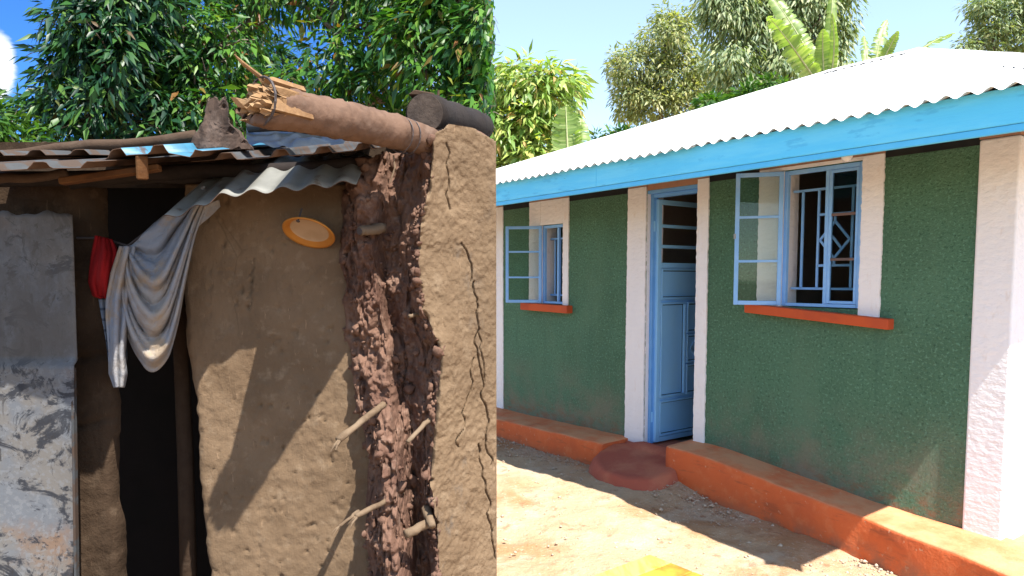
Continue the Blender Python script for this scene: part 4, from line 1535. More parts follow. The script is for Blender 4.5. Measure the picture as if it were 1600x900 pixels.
for t in (0.22, 0.265):
    wr = Bm()
    wc = lp0.lerp(lp1, t)
    wr.tube([wc + (sd * math.cos(a) + up * math.sin(a)) * 0.0545 for a in [i * 0.3 for i in range(22)]], 0.002, 5)
    wr.build('wire_tie', MAT['wire'], beam)
wr = Bm()
wr.tube([at(615, 243, 2.24), at(617, 262, 2.235), at(610, 285, 2.23)], [0.003, 0.003, 0.002], 6)
wr.build('wire_tie', MAT['stick'], beam)

# ---- second beam, sawn end
s0, s1 = at(664, 177, 2.34), at(750, 199, 3.2)
b = Bm()
k = 14
pth = [s0.lerp(s1, i / k) for i in range(k + 1)]
b.tube(pth, [0.064 + 0.003 * math.sin(i * 1.3) for i in range(k + 1)], 26, 0.06)
sb = b.build('sawn_beam', MAT['dark_log'], hut, True)
axs = (s1 - s0).normalized()
b = Bm()
b.tube([s0 - axs * 0.003, s0 + axs * 0.01], [0.060, 0.0612], 26)
b.build('sawn_face', MAT['sawn'], sb)
b = Bm()
q0 = s0 + Vector((-0.02, 0, 0.06))
b.hexa([tuple(q0 + Vector(v)) for v in ((-0.035, 0.0, 0.0), (0.05, 0.01, -0.002), (0.05, 0.06, 0.0), (-0.03, 0.05, 0.0), (-0.015, 0.0, 0.016), (0.05, 0.01, 0.008), (0.05, 0.06, 0.01), (-0.01, 0.05, 0.02))], 0.003)
b.build('bark_flap', MAT['pole'], sb)
b = Bm()
b.tube([s0 + Vector((0.03, 0.1, 0.05)), s0 + Vector((0.035, 0.1, 0.10))], [0.006, 0.004], 6)
b.build('nail', MAT['pole'], sb)
# mud bedding under the sawn beam
b = Bm()
b.tube([at(690, 222, 2.5), at(735, 225, 2.65), at(752, 228, 3.1)], [0.05, 0.055, 0.05], 12, 0.25)
b.build('mud_bedding', MAT['clay'], hut, True)

# ---- sticks poking out of the broken wall
def stick(a, b_, r0, r1, fork=True):
    a, b_ = Vector(a), Vector(b_)
    d_ = b_ - a
    q_ = Bm()
    jj = [Vector((random.gauss(0, 0.0016), random.gauss(0, 0.0016), random.gauss(0, 0.0016))) for _ in range(9)]
    q_.tube([a.lerp(b_, i / 8) + jj[i] * (0.4 if i in (0, 8) else 1) for i in range(9)], [(r0 + (r1 - r0) * i / 8) * random.uniform(0.94, 1.07) for i in range(9)], 9, 0.2)
    st_ = q_.build('wall_stick', MAT['stick'], hut, True)
    if fork:
        for k in range(3):
            q_ = Bm()
            e_ = b_ + d_.normalized() * random.uniform(0.01, 0.035) + Vector((random.gauss(0, 0.008), random.gauss(0, 0.008), -random.uniform(0.0, 0.03)))
            q_.tube([a.lerp(b_, 0.93), b_.lerp(e_, 0.5), e_], [r1 * 0.7, r1 * 0.5, r1 * 0.12], 5)
            q_.build('frayed_end', MAT['stick'], st_)


stick(at(600, 632, 2.36), at(529, 687, 2.16), 0.013, 0.011)
stick(at(628, 770, 2.36), at(556, 806, 2.14), 0.010, 0.008)
stick(at(560, 799, 2.17), at(530, 822, 2.08), 0.007, 0.004)
stick(at(678, 648, 2.34), at(637, 690, 2.20), 0.010, 0.006, False)
stick(at(690, 808, 2.34), at(634, 834, 2.22), 0.016, 0.014, False)
stick(at(666, 795, 2.33), at(676, 822, 2.24), 0.016, 0.012, False)
stick(at(600, 356, 2.40), at(562, 361, 2.34), 0.019, 0.018, False)
stick(at(668, 489, 2.38), at(640, 494, 2.30), 0.010, 0.007, False)
b = Bm()
b.tube([at(563, 361, 2.3395), at(561, 361, 2.3355)], [0.013, 0.012], 12)
b.build('stick_hollow', MAT['wire'], hut)

# ================================================================== THINGS ON THE HUT
# weathered stump on the roof
outl = [(296, 233), (318, 190), (322, 158), (334, 150), (343, 155), (352, 149), (356, 165), (357, 190), (380, 214), (396, 233)]
bs = bmesh.new()
f0 = [bs.verts.new(at(x, y, 2.26)) for x, y in outl]
f1 = [bs.verts.new(at(347 + (x - 347) * 0.8, 236 + (y - 236) * 0.93, 2.42)) for x, y in outl]
bs.faces.new(f0)
bs.faces.new(f1[::-1])
for i in range(len(outl)):
    j = (i + 1) % len(outl)
    bs.faces.new((f0[i], f1[i], f1[j], f0[j]))
bmesh.ops.recalc_face_normals(bs, faces=bs.faces)
bmesh.ops.triangulate(bs, faces=bs.faces)
for _ in range(4):
    bmesh.ops.subdivide_edges(bs, edges=[e_ for e_ in bs.edges if e_.calc_length() > 0.012], cuts=1, use_grid_fill=False)
    bmesh.ops.triangulate(bs, faces=bs.faces)
bs.normal_update()
co = np.array([v.co[:] for v in bs.verts])
no = np.array([v.normal[:] for v in bs.verts])
st_ = co * np.array([1, 1, 0.35])
co = co + no * (0.010 * fbm(st_, 26, 4, 200) - 0.016 * np.clip(fbm(co, 45, 2, 205) - 0.45, 0, 1) * 2)[:, None]
for v, c_ in zip(bs.verts, co):
    v.co = c_
me = bpy.data.meshes.new('wood_stump')
bs.to_mesh(me)
bs.free()
me.materials.append(MAT['old_wood'])
stump = link(bpy.data.objects.new('wood_stump', me))
tag(stump, 'weathered wedge of grey brown wood weighing down the tin roof', 'wood block')


# cloths
def interp_poly(pts, s):
    q_ = np.array(pts, float)
    c_ = np.concatenate([[0], np.cumsum(np.linalg.norm(np.diff(q_, axis=0), axis=1))])
    c_ /= c_[-1]
    return np.stack([np.interp(s, c_, q_[:, 0]), np.interp(s, c_, q_[:, 1])], -1)


def smooth_poly(pts, s, k=9):
    r_ = interp_poly(pts, np.linspace(0, 1, 200))
    ker = np.ones(k) / k
    pad = np.pad(r_, ((k // 2, k // 2), (0, 0)), mode='edge')
    r_ = np.stack([np.convolve(pad[:, i], ker, 'valid') for i in (0, 1)], -1)
    return np.stack([np.interp(s, np.linspace(0, 1, 200), r_[:, i]) for i in (0, 1)], -1)


def px_surface(px, Y):
    x = (px[..., 0] - CX) / FPX * Y
    z = EYE + (434 - px[..., 1]) / FPX * Y
    return np.stack([x, Y, z], -1)


outer_c = [(203, 390), (188, 440), (190, 495), (204, 545), (232, 589), (258, 566), (276, 508), (290, 440), (306, 370), (334, 300)]
inner_c = [(206, 386), (213, 380), (222, 372), (232, 363), (244, 352), (258, 341), (272, 330), (288, 316), (304, 303), (324, 291)]
ns, nt = 90, 70
s = np.linspace(0, 1, ns)
t = np.linspace(0, 1, nt)
oc, ic = smooth_poly(outer_c, s, 15), smooth_poly(inner_c, s, 5)
T, S_ = np.meshgrid(t, s, indexing='ij')
tw = T ** 0.85
pxc = ic[None] * (1 - tw[..., None]) + oc[None] * tw[..., None]
env = np.sin(np.pi * np.clip(S_, 0, 1)) ** 0.6
wob = 0.9 * np.sin(S_ * 5) + 0.6 * np.sin(S_ * 11 + 1)
Yd = 2.40 - 0.05 * np.sin(np.pi * T) * env - 0.022 * np.sin(2 * np.pi * 3.6 * T + wob) * (0.35 + 0.65 * env) - 0.008 * np.sin(2 * np.pi * 9 * T + 2.5 * wob)
Yd = Yd + 0.05 * np.clip(1 - S_ / 0.15, 0, 1) * 0
g_main = px_surface(pxc, Yd)
# hanging left roll
c_l = [(203, 384), (194, 420), (184, 470), (181, 520), (179, 560), (180, 607)]
w_l = np.interp(t, [0, 0.2, 0.5, 0.75, 0.9, 1.0], [11, 17, 17, 12, 14, 8])
cl = smooth_poly(c_l, t, 7)
u_ = np.linspace(-1, 1, 34)
U_, T2 = np.meshgrid(u_, t)
px2 = np.stack([cl[:, 0][:, None] + U_ * w_l[:, None], np.repeat(cl[:, 1][:, None], 34, 1)], -1)
Y2 = 2.36 + 0.03 * U_ ** 2 - 0.010 * np.cos(U_ * 7 + T2 * 2)
g_roll = px_surface(px2, Y2)
# little flap under the awning
u3, t3 = np.meshgrid(np.linspace(0, 1, 12), np.linspace(0, 1, 12))
q00, q10, q01, q11 = np.array([306, 326]), np.array([347, 313]), np.array([309, 359]), np.array([349, 324])
px3 = (q00 * (1 - u3)[..., None] + q10 * u3[..., None]) * (1 - t3)[..., None] + (q01 * (1 - u3)[..., None] + q11 * u3[..., None]) * t3[..., None]
g_fl = px_surface(px3, 2.40 - 0.015 * np.sin(u3 * 4 + t3))
Vv = np.concatenate([g_main.reshape(-1, 3), g_roll.reshape(-1, 3), g_fl.reshape(-1, 3)])
Ff = np.concatenate([grid_faces(nt, ns), grid_faces(nt, 34) + nt * ns, grid_faces(12, 12) + nt * ns + nt * 34])
cloth = mesh_np('draped_cloth', Vv, Ff, MAT['cloth'], None, True)
md = cloth.modifiers.new('thickness', 'SOLIDIFY')
md.thickness = 0.004
tag(cloth, 'grey blue cloth draped in loose folds across the hut doorway', 'cloth')


def hung_cloth(name, left, right, Y, mat, label, folds, amp, bulge=0.0):
    n_, m_ = 40, 46
    s_ = np.linspace(0, 1, n_)
    l_, r_ = smooth_poly(left, s_, 9), smooth_poly(right, s_, 9)
    u_ = np.linspace(0, 1, m_)
    px_ = l_[:, None] * (1 - u_)[None, :, None] + r_[:, None] * u_[None, :, None]
    UU, SS = np.meshgrid(u_, s_)
    Yy = Y - bulge * np.sin(np.pi * UU) * np.sin(np.pi * np.clip(SS * 1.05, 0, 1)) - amp * np.sin(UU * folds * 6.283 + 1.5 * np.sin(SS * 4)) - 0.4 * amp * np.sin(UU * folds * 13 + SS * 5)
    o_ = mesh_np(name, px_surface(px_, Yy).reshape(-1, 3), grid_faces(n_, m_), mat, None, True)
    m__ = o_.modifiers.new('thickness', 'SOLIDIFY')
    m__.thickness = 0.003
    return tag(o_, label, 'cloth')


hung_cloth('red_cloth', [(154, 368), (146, 400), (140, 440), (146, 462), (158, 466)], [(178, 374), (188, 395), (186, 430), (183, 455), (172, 466)], 2.42, MAT['red'],
           'red cloth bundle hanging in the dark doorway beside the draped grey cloth', 2.2, 0.008, 0.06)
hung_cloth('checked_cloth', [(154, 455), (160, 510), (166, 560), (172, 604)], [(190, 455), (196, 510), (196, 560), (188, 596)], 2.45, MAT['check'],
           'pale blue checked cloth hanging below the red cloth', 1.6, 0.008)
cd = Bm()
cd.tube([at(120, 372, 2.46), at(160, 372, 2.45), at(200, 384, 2.43), at(260, 338, 2.43), at(330, 292, 2.44), at(400, 262, 2.46)], 0.004, 6)
cd.build('clothes_cord', MAT['wire'], hut, True)

# plate leaning on the wall
pc = at(484, 359, 2.43)
pa = Bm()
prof = [(0.0, 0.0), (0.055, 0.0), (0.066, 0.004), (0.080, 0.014), (0.088, 0.017), (0.090, 0.013), (0.082, 0.006), (0.066, -0.006), (0.0, -0.008)]
seg = 40
rings = []
for (r_, h_) in prof:
    rings.append([pa.bm.verts.new((max(r_, 0.0005) * math.cos(6.28318 * k / seg), max(r_, 0.0005) * math.sin(6.28318 * k / seg), h_)) for k in range(seg)])
for a, c_ in zip(rings[:-1], rings[1:]):
    for k in range(seg):
        f_ = pa.bm.faces.new((a[k], a[(k + 1) % seg], c_[(k + 1) % seg], c_[k]))
        f_.smooth = True
for i, f_ in enumerate(pa.bm.faces):
    f_.material_index = 0 if i < seg * 2 else 1
pa.bm.normal_update()
bmesh.ops.recalc_face_normals(pa.bm, faces=pa.bm.faces)
plate = pa.build('plate', [MAT['plate_in'], MAT['plate_rim']], None)
# face up-left towards the yard, seen at a slant
to_eye = (Vector((0, 0, EYE)) - pc).normalized()
rt = Vector((0, 0, 1)).cross(to_eye).normalized()
upv = to_eye.cross(rt)
minor = (upv * math.cos(R(17)) + rt * math.sin(R(17)) * 1.0).normalized()      # short axis in view
face_n = (to_eye * math.sin(R(31)) + minor * -math.cos(R(31))).normalized()
plate.rotation_euler = face_n.to_track_quat('Z', 'Y').to_euler()
plate.location = pc
nb_ = Bm()
nb_.tube([(0, 0.078, -0.03), (0, 0.078, 0.02)], [0.003, 0.003], 8)
nb_.tube([(0, 0.078, 0.02), (0, 0.078, 0.0225)], [0.007, 0.006], 10)
nl = nb_.build('nail', MAT['wire'], None)
nl.parent = plate
tag(plate, 'cream plastic plate with orange rim stuck on the mud wall', 'plate')

# ================================================================== YELLOW STOOL in the yard
cn = Vector((0.626, 3.124, 0.45))
e1, e2 = Vector((-0.78, -0.625, 0)), Vector((0.625, -0.78, 0))
stool = empty('yellow_stool', (cn.x - 0.05, cn.y - 0.3, 0))
tag(stool, 'yellow painted wooden stool, only its far corner in view on the bare earth', 'stool')
SW, SL = 0.36, 0.42
for i in range(3):
    a = cn + e2 * (SW / 3 * i + 0.002)
    b = Bm()
    c_ = a + e2 * (SW / 3 - 0.004)
    pts = [a + e1 * 0, a + e1 * SL, c_ + e1 * SL, c_ + e1 * 0]
    b.hexa([tuple(p - Vector((0, 0, 0.028))) for p in pts] + [tuple(p) for p in pts], 0.004)
    b.build('seat_plank', MAT['yellow'] if i < 1 else MAT['orange_worn'], stool)
for (x_, y_) in ((0.04, 0.04), (SL - 0.04, 0.04), (SL - 0.04, SW - 0.04), (0.04, SW - 0.04)):
    p = cn + e1 * x_ + e2 * y_
    b = Bm()
    b.bar((p.x, p.y, -0.01), (p.x, p.y, 0.4215), 0.04, 0.04, e1, 0.004)
    b.build('leg', MAT['yellow'], stool)
for (p0, p1) in (((0.04, 0.04), (SL - 0.04, 0.04)), ((SL - 0.04, SW - 0.04), (0.04, SW - 0.04)), ((0.04, SW - 0.04), (0.04, 0.04)), ((SL - 0.04, SW - 0.04), (SL - 0.04, 0.04))):
    a = cn + e1 * p0[0] + e2 * p0[1]
    c_ = cn + e1 * p1[0] + e2 * p1[1]
    d_ = (c_ - a).normalized() * 0.021
    b = Bm()
    b.bar((a.x + d_.x, a.y + d_.y, 0.385), (c_.x - d_.x, c_.y - d_.y, 0.385), 0.02, 0.06, (0, 0, 1), 0.002)
    b.build('apron', MAT['yellow'], stool)


# ================================================================== TREES
def leaf_mesh(C, D, Up, Ln, Wd):
    """C base points, D leaf direction, Up leaf normal; six-sided folded blades"""
    S = np.cross(D, Up)
    S /= np.linalg.norm(S, axis=1)[:, None] + 1e-9
    N = np.cross(S, D)
    L = Ln[:, None]
    W = Wd[:, None]
    b0 = C
    m1 = C + D * L * 0.38 + N * L * 0.03
    l1 = C + D * L * 0.36 + S * W * 0.5 + N * (L * 0.03 + W * 0.12)
    r1 = C + D * L * 0.36 - S * W * 0.5 + N * (L * 0.03 + W * 0.12)
    tp = C + D * L - N * L * 0.07
    V = np.stack([b0, l1, m1, r1, tp], 1).reshape(-1, 3)
    n_ = len(C)
    F = (np.array([[0, 2, 1], [0, 3, 2], [1, 2, 4], [2, 3, 4]])[None] + (np.arange(n_) * 5)[:, None, None]).reshape(-1, 3)
    return V, F


def unit(a):
    return a / (np.linalg.norm(a, axis=-1, keepdims=True) + 1e-9)


def tree(name, base, trunk, r0, blobs, n_cl, per, ln, wd, mat, label, group, droop=0.7, clip=None, spread=0.16, seed=0, shell=0.55, limbs=True, trunk_mat='trunk', up_bias=0.0, cat='tree', size=1.0):
    rg = np.random.default_rng(seed)
    blobs = [(c_, tuple(v * size for v in r_)) for c_, r_ in blobs]
    ln, wd, spread, r0 = ln * size, wd * size, spread * size, r0 * size
    root = empty(name, base)
    tag(root, label, cat, group)
    tb = Bm()
    pts = [Vector(p) for p in trunk]
    k = len(pts)
    tb.tube(pts, [r0 * (1 - 0.65 * i / (k - 1)) for i in range(k)], 12, 0.08)
    tb.build('trunk', MAT[trunk_mat], root, True)
    vol = np.array([b_[1][0] * b_[1][1] * b_[1][2] for b_ in blobs]) ** 0.75
    vol /= vol.sum()
    lb_ = Bm()
    CL, CO = [], []
    for (bc, br), f_ in zip(blobs, vol):
        m_ = max(3, int(n_cl * f_))
        d_ = unit(rg.normal(0, 1, (m_, 3)))
        rad = shell + (1 - shell) * rg.random(m_) ** 0.6
        rad *= 1 + 0.18 * fbm(d_ * 1.7 + np.array(bc), 1.0, 2, seed)
        p = np.array(bc) + d_ * rad[:, None] * np.array(br)
        CL.append(p)
        CO.append(d_)
        if limbs:
            c_ = Vector(bc)
            near_ = min(pts[1:], key=lambda q_: (q_ - c_).length + (2.0 if q_.z > c_.z else 0))
            mid = near_.lerp(c_, 0.55) + Vector((0, 0, 0.06))
            lb_.tube([near_, mid, c_], [r0 * 0.34, r0 * 0.24, r0 * 0.13], 7)
            for j in rg.choice(m_, min(m_, 9), replace=False):
                e_ = Vector(p[j])
                lb_.tube([mid.lerp(c_, rg.random()), c_.lerp(e_, 0.55) + Vector((0, 0, 0.03)), e_], [r0 * 0.12, r0 * 0.07, r0 * 0.025], 5)
    if limbs:
        ol = lb_.build('limbs', MAT[trunk_mat], root, True)
    C0 = np.concatenate(CL)
    D0 = np.concatenate(CO)
    n_ = len(C0)
    cnt = rg.integers(int(per * 0.6), int(per * 1.4) + 1, n_)
    ii = np.repeat(np.arange(n_), cnt)
    m_ = len(ii)
    rd = unit(rg.normal(0, 1, (m_, 3)))
    out_ = unit(D0[ii] * 0.6 + rd * 0.8 + np.array([0, 0, up_bias]))
    C = C0[ii] + rd * spread * rg.random((m_, 1)) ** 0.5
    D = unit(out_ * (1 - droop) + rd * 0.25 + np.array([0, 0, -droop]))
    Up = unit(D0[ii] * 0.5 + rg.normal(0, 0.5, (m_, 3)) + np.array([0, 0, 0.8]))
    k_ = np.clip(rg.lognormal(-0.05, 0.28, m_), 0.45, 1.6)
    Ln = ln * k_
    Wd = wd * k_ * rg.uniform(0.75, 1.2, m_)
    if clip is not None:
        tip = C + D * Ln[:, None]
        mg = Wd * 0.5
        ok = (C[:, 0] + mg < clip * C[:, 1]) & (tip[:, 0] + mg < clip * tip[:, 1])
        C, D, Up, Ln, Wd = C[ok], D[ok], Up[ok], Ln[ok], Wd[ok]
    V, F = leaf_mesh(C, D, Up, Ln, Wd)
    mesh_np('crown', V, F, mat, root)
    return root


EDGE = (776.5 - CX) / FPX      # the grove behind the hut ends in a straight trimmed side


def P3(px, py, Y):
    return tuple(at(px, py, Y))


def ground_pt(px, Y):
    return ((px - CX) / FPX * Y, Y, 0.0)


def line_trunk(px0, px1, Y, ztop, n_=6, wob=0.06):
    x0_, x1_ = (px0 - CX) / FPX * Y, (px1 - CX) / FPX * Y
    return [(x0_ + (x1_ - x0_) * i / (n_ - 1) + wob * math.sin(i * 2.1), Y + wob * math.cos(i * 1.7), -0.05 + ztop * i / (n_ - 1)) for i in range(n_)]


GS = 1.6


def G3(px, py, Y):
    return tuple(at(px, py, Y * GS))


GRP = 'grove of trees behind the mud hut'
tree('mango_tree', ground_pt(150, 6.4 * GS), line_trunk(190, 180, 6.4 * GS, 6.34), 0.09,
     [(G3(145, 45, 6.4), (0.40, 0.5, 0.5)), (G3(100, 110, 6.4), (0.28, 0.3, 0.3)), (G3(190, 110, 6.3), (0.60, 0.6, 0.6)), (G3(150, 190, 6.2), (0.6, 0.6, 0.40)), (G3(215, 20, 6.5), (0.6, 0.6, 0.6)), (G3(235, 190, 6.4), (0.5, 0.5, 0.4)),
      (G3(180, -60, 6.5), (0.6, 0.7, 0.5)), (G3(60, 165, 6.3), (0.22, 0.3, 0.2)), (G3(250, 90, 6.8), (0.6, 0.6, 0.6))],
     500, 24, 0.13, 0.034, LEAF['mango_dark'], 'tall dark leafy tree behind the hut roof beside the bright cloud', GRP, 0.56, EDGE, 0.17, 1, 0.35, size=GS)
tree('mango_tree', ground_pt(275, 7.2 * GS), line_trunk(268, 296, 7.2 * GS, 7.62), 0.125,
     [(G3(330, 150, 6.6), (0.42, 0.4, 0.42)), (G3(345, 70, 6.7), (0.40, 0.4, 0.35)), (G3(255, 175, 6.7), (0.32, 0.3, 0.3)), (G3(370, 190, 6.5), (0.4, 0.4, 0.3)), (G3(300, -60, 7.3), (0.8, 0.7, 0.5)),
      (G3(400, 20, 7.4), (0.35, 0.35, 0.3)), (G3(240, 60, 7.8), (0.6, 0.5, 0.6))],
     300, 24, 0.125, 0.034, LEAF['mango_mid'], 'tree with the thick grey trunk rising behind the roof stump', GRP, 0.56, EDGE, 0.17, 2, 0.4, size=GS)
tree('mango_tree', ground_pt(540, 6.6 * GS), line_trunk(560, 520, 6.6 * GS, 6.66), 0.07,
     [(G3(490, 150, 6.4), (0.45, 0.4, 0.30)), (G3(550, 110, 6.5), (0.50, 0.45, 0.40)), (G3(590, 40, 6.6), (0.45, 0.4, 0.4)), (G3(610, 150, 6.3), (0.40, 0.4, 0.30)),
      (G3(560, -50, 6.7), (0.8, 0.6, 0.45)), (G3(450, -5, 7.0), (0.3, 0.3, 0.14))],
     255, 23, 0.125, 0.034, LEAF['mango_mid'], 'leafy tree behind the middle of the broken beam with blue sky gaps', GRP, 0.56, EDGE, 0.17, 3, 0.4, size=GS)
tree('mango_tree', ground_pt(690, 5.9 * GS), line_trunk(688, 700, 5.9 * GS, 5.86), 0.05,
     [(G3(720, 140, 5.6), (0.34, 0.4, 0.34)), (G3(660, 90, 5.8), (0.36, 0.4, 0.32)), (G3(740, 70, 5.5), (0.26, 0.4, 0.30)), (G3(755, 175, 5.4), (0.22, 0.3, 0.25)), (G3(720, 10, 5.8), (0.42, 0.4, 0.26)),
      (G3(660, 15, 6.0), (0.3, 0.35, 0.25)), (G3(690, -70, 5.9), (0.5, 0.5, 0.4)), (G3(765, 20, 5.6), (0.16, 0.3, 0.25)), (G3(766, 120, 5.5), (0.16, 0.3, 0.35))],
     330, 23, 0.12, 0.034, LEAF['mango_mid'], 'glossy green tree behind the sawn beam at the right end of the hut', GRP, 0.56, EDGE, 0.16, 4, 0.35, size=GS)
tree('mango_tree', ground_pt(410, 9.0 * GS), line_trunk(405, 418, 9.0 * GS, 9.54), 0.085,
     [(G3(420, 120, 8.8), (0.5, 0.5, 0.5)), (G3(370, 40, 9.0), (0.35, 0.4, 0.3)), (G3(460, 190, 8.8), (0.7, 0.5, 0.4)), (G3(340, 190, 9.0), (0.7, 0.5, 0.4)), (G3(600, 190, 8.0), (0.6, 0.4, 0.35))],
     270, 20, 0.17, 0.038, LEAF['mango_dark'], 'slender pale trunked tree behind the others, between stump and broken beam', GRP, 0.56, EDGE, 0.2, 6, 0.3, size=GS)
tree('leafy_bush', ground_pt(0, 5.8 * GS), line_trunk(10, 5, 5.8 * GS, 3.14), 0.03,
     [(G3(10, 215, 5.8), (0.30, 0.4, 0.26)), (G3(-60, 190, 5.8), (0.4, 0.4, 0.4)), (G3(30, 235, 5.6), (0.22, 0.3, 0.16))],
     110, 20, 0.13, 0.03, LEAF['bush'], 'bright yellow green bush at the left end of the hut roof', GRP, 0.45, EDGE, 0.15, 8, 0.3, size=GS, cat='bush')

GR2 = 'trees beyond the painted house'
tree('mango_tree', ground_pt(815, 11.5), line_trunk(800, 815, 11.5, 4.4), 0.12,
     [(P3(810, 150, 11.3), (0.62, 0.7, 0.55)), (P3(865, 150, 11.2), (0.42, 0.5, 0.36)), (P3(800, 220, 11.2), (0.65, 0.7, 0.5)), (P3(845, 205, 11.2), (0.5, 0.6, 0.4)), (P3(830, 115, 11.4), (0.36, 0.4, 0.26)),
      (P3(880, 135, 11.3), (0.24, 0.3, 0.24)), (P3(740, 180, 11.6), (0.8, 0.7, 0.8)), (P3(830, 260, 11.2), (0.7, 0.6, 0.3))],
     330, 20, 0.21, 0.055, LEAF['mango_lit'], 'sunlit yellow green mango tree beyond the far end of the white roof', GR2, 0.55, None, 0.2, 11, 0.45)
tree('gum_tree', ground_pt(1035, 21), line_trunk(1045, 1030, 21, 8.0, 7, 0.15), 0.14,
     [(P3(1040, 60, 21), (0.9, 0.9, 0.75)), (P3(995, 110, 21), (0.85, 0.8, 0.75)), (P3(1060, 110, 21), (0.9, 0.8, 0.8)), (P3(985, 150, 21), (0.65, 0.7, 0.6)), (P3(1020, 165, 21), (0.8, 0.7, 0.6)),
      (P3(1075, 165, 20.8), (0.8, 0.7, 0.65)), (P3(965, 100, 21), (0.35, 0.4, 0.4)), (P3(1055, 35, 21), (0.45, 0.5, 0.4)), (P3(1100, 120, 21), (0.5, 0.6, 0.7))],
     640, 26, 0.16, 0.048, LEAF['euca'], 'rounded grey green tree standing clear against the sky above the roof', GR2, 0.5, None, 0.28, 12, 0.4)
tree('gum_tree', ground_pt(1230, 18), line_trunk(1250, 1235, 18, 9.0, 7, 0.15), 0.16,
     [(P3(1140, 30, 18), (0.75, 0.8, 0.8)), (P3(1200, 60, 18), (0.9, 0.8, 0.8)), (P3(1260, 30, 18), (0.8, 0.8, 0.8)), (P3(1140, 100, 17.6), (0.6, 0.6, 0.5)), (P3(1230, 110, 17.8), (0.8, 0.7, 0.6)), (P3(1300, 20, 18), (0.6, 0.7, 0.8)),
      (P3(1200, -20, 18), (1.3, 0.9, 0.6)), (P3(1310, 75, 18), (0.35, 0.4, 0.5)), (P3(1120, 5, 18), (0.45, 0.5, 0.5)), (P3(1170, 140, 17.5), (0.8, 0.5, 0.3)), (P3(1300, 105, 18), (0.5, 0.5, 0.3))],
     820, 26, 0.20, 0.05, LEAF['euca_cool'], 'tallest grey green tree cut by the top edge, behind the banana leaves', GR2, 0.68, None, 0.28, 13, 0.35)
tree('gum_tree', ground_pt(1590, 22), line_trunk(1600, 1590, 22, 9.0, 7, 0.15), 0.15,
     [(P3(1560, 30, 22), (0.8, 0.8, 0.7)), (P3(1600, 60, 22), (0.8, 0.8, 0.7)), (P3(1540, 65, 22), (0.55, 0.6, 0.5)), (P3(1535, 10, 22), (0.5, 0.6, 0.35)), (P3(1610, 0, 22), (0.9, 0.8, 0.8)), (P3(1505, 78, 22), (0.3, 0.4, 0.22)), (P3(1660, 50, 22), (0.9, 0.8, 0.9))],
     520, 26, 0.17, 0.048, LEAF['euca_cool'], 'grey green tree above the ridge at the right edge', GR2, 0.5, None, 0.26, 14, 0.4)
tree('garden_shrub', ground_pt(965, 15), line_trunk(962, 966, 15, 4.5), 0.04,
     [(P3(966, 214, 15), (0.26, 0.3, 0.16)), (P3(985, 222, 15), (0.3, 0.3, 0.2)), (P3(932, 222, 15), (0.14, 0.2, 0.16))],
     60, 20, 0.16, 0.05, LEAF['mango_mid'], 'small dark green shrub peeping over the roof hip', GR2, 0.4, None, 0.12, 15, 0.3, cat='shrub')
tree('garden_shrub', ground_pt(1160, 15.5), line_trunk(1160, 1160, 15.5, 5.0), 0.04,
     [(P3(1165, 150, 15.5), (0.3, 0.4, 0.16)), (P3(1112, 162, 15.5), (0.36, 0.4, 0.2)), (P3(1210, 138, 15.5), (0.3, 0.4, 0.14))],
     70, 20, 0.16, 0.06, LEAF['bush'], 'fresh green shrub along the roof edge below the tallest tree', GR2, 0.35, None, 0.14, 16, 0.3, cat='shrub')


# ---- banana plants
def banana_leaf(root, a, ctrl, tip, width, seed, tear=0.5, twist=0.0):
    rg = np.random.default_rng(seed)
    a, ctrl, tip = Vector(a), Vector(ctrl), Vector(tip)
    nL = 46
    mid, Vx, Fx = [], [], []
    for i in range(nL + 1):
        t_ = i / nL
        mid.append(a * (1 - t_) ** 2 + ctrl * 2 * t_ * (1 - t_) + tip * t_ * t_)
    rib = Bm()
    rib.tube(mid[::3], [0.022 * (1 - 0.85 * i / len(mid[::3])) for i in range(len(mid[::3]))], 6)
    for sgn in (-1, 1):
        i = 3
        while i < nL:
            step_ = int(rg.integers(1, 4)) if rg.random() < tear else int(rg.integers(4, 9))
            j = min(i + step_, nL)
            hang = rg.normal(-0.05, 0.22)
            for q_ in range(i, j):
                for (qq, sh) in ((q_, 0), (q_ + 1, -0.28 if q_ + 1 == j else 0)):
                    t_ = qq / nL
                    w_ = width * 0.5 * (math.sin(math.pi * min(1, 0.06 + t_ * 0.94)) ** 0.55) * (1 + 0.05 * rg.normal()) * (1 + sh)
                    p = mid[qq]
                    d_ = (mid[min(qq + 1, nL)] - mid[max(qq - 1, 0)]).normalized()
                    vd = Vector((math.cos(twist), -math.sin(twist) * 0.5, 0))
                    s_ = (vd - d_ * vd.dot(d_)).normalized() * sgn
                    n_ = s_.cross(d_).normalized()
                    if n_.z < 0:
                        n_ = -n_
                    Vx.append(p)
                    Vx.append(p + s_ * w_ * 0.55 + n_ * (0.10 + 0.3 * hang) * w_ + d_ * 0.06 * w_)
                    Vx.append(p + s_ * w_ + n_ * (-0.12 + hang) * w_ + d_ * 0.22 * w_)
                k_ = len(Vx) - 6
                Fx.append((k_, k_ + 3, k_ + 4, k_ + 1))
                Fx.append((k_ + 1, k_ + 4, k_ + 5, k_ + 2))
            i = j
    lf = mesh_np('leaf', [v[:] for v in Vx], Fx, LEAF['banana'], root, True)
    rib.build('midrib', MAT['banana_stem'], lf, True)


MAT['banana_stem'] = M_simple('pale_banana_stem', (0.36, 0.38, 0.2), (0.28, 0.30, 0.14), 0.6, 8, 0.2)


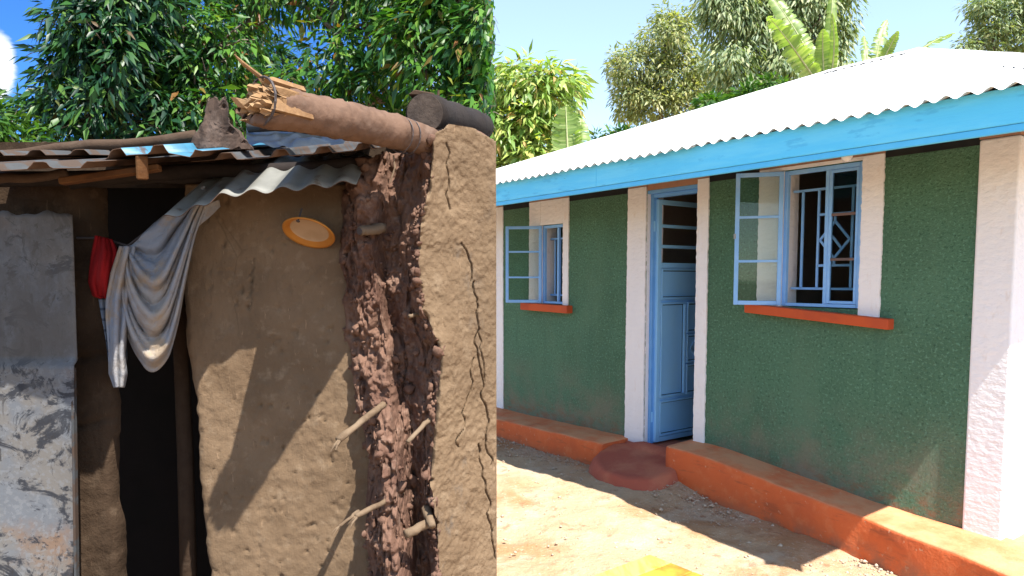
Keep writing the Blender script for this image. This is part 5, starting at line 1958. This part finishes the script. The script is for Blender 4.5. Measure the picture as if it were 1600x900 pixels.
def banana(name, foot_px, Y, top_px, leaves, label, seed):
    root = empty(name, ground_pt(foot_px, Y))
    tag(root, label, 'banana plant', 'banana plants behind the painted house')
    top = at(*top_px, Y)
    st_ = Bm()
    f_ = Vector(ground_pt(foot_px, Y))
    st_.tube([f_ - Vector((0, 0, 0.05)), f_.lerp(top, 0.5), top], [0.13, 0.10, 0.055], 10, 0.05)
    st_.build('stem', MAT['banana_stem'], root, True)
    for i, (c_, t_, w_, tear, tw) in enumerate(leaves):
        banana_leaf(root, top, at(c_[0], c_[1], Y + c_[2]), at(t_[0], t_[1], Y + t_[2]), w_, seed + i, tear, tw)


banana('banana_plant', 1290, 13.5, (1290, 150),
       [((1262, 60, 0.1), (1190, -25, 0.5), 0.40, 0.95, 0.3), ((1240, 70, -0.3), (1200, 25, -0.8), 0.42, 0.95, 0.4), ((1298, 60, 0.0), (1302, -30, 0.3), 0.22, 0.3, 0.6),
        ((1284, 90, 0.0), (1286, 45, -0.4), 0.34, 0.4, 0.2), ((1310, 90, -0.2), (1300, 20, -0.6), 0.16, 0.2, 0.9)],
       'large banana plant with torn arching leaves rising over the roof ridge', 300)
banana('banana_plant', 1372, 14.5, (1365, 130),
       [((1368, 75, 0), (1386, 30, 0.3), 0.30, 0.9, 0.4), ((1385, 80, 0), (1404, 48, -0.3), 0.24, 0.5, 0.5), ((1352, 85, 0), (1350, 55, 0.4), 0.22, 0.9, 0.3)],
       'small ragged banana plant between the tall tree and the open sky', 320)
banana('banana_plant', 1420, 15.0, (1420, 100),
       [((1446, 62, 0), (1494, 52, 0.2), 0.46, 0.5, 1.3), ((1400, 90, 0.5), (1380, 95, 1.2), 0.3, 0.5, 0.8)],
       'banana plant showing one long leaf above the ridge near the right', 340)
banana('banana_plant', 890, 10.2, (888, 262),
       [((886, 215, 0), (884, 165, 0.0), 0.44, 0.15, 0.3), ((905, 232, 0), (908, 185, 0.2), 0.34, 0.2, 0.4), ((872, 245, 0.1), (862, 232, 0.2), 0.2, 0.3, 0.3)],
       'young banana plant with one broad upright leaf beside the mango tree', 360)

for o in bpy.data.objects:
    if '_local' in o.keys():
        del o['_local']
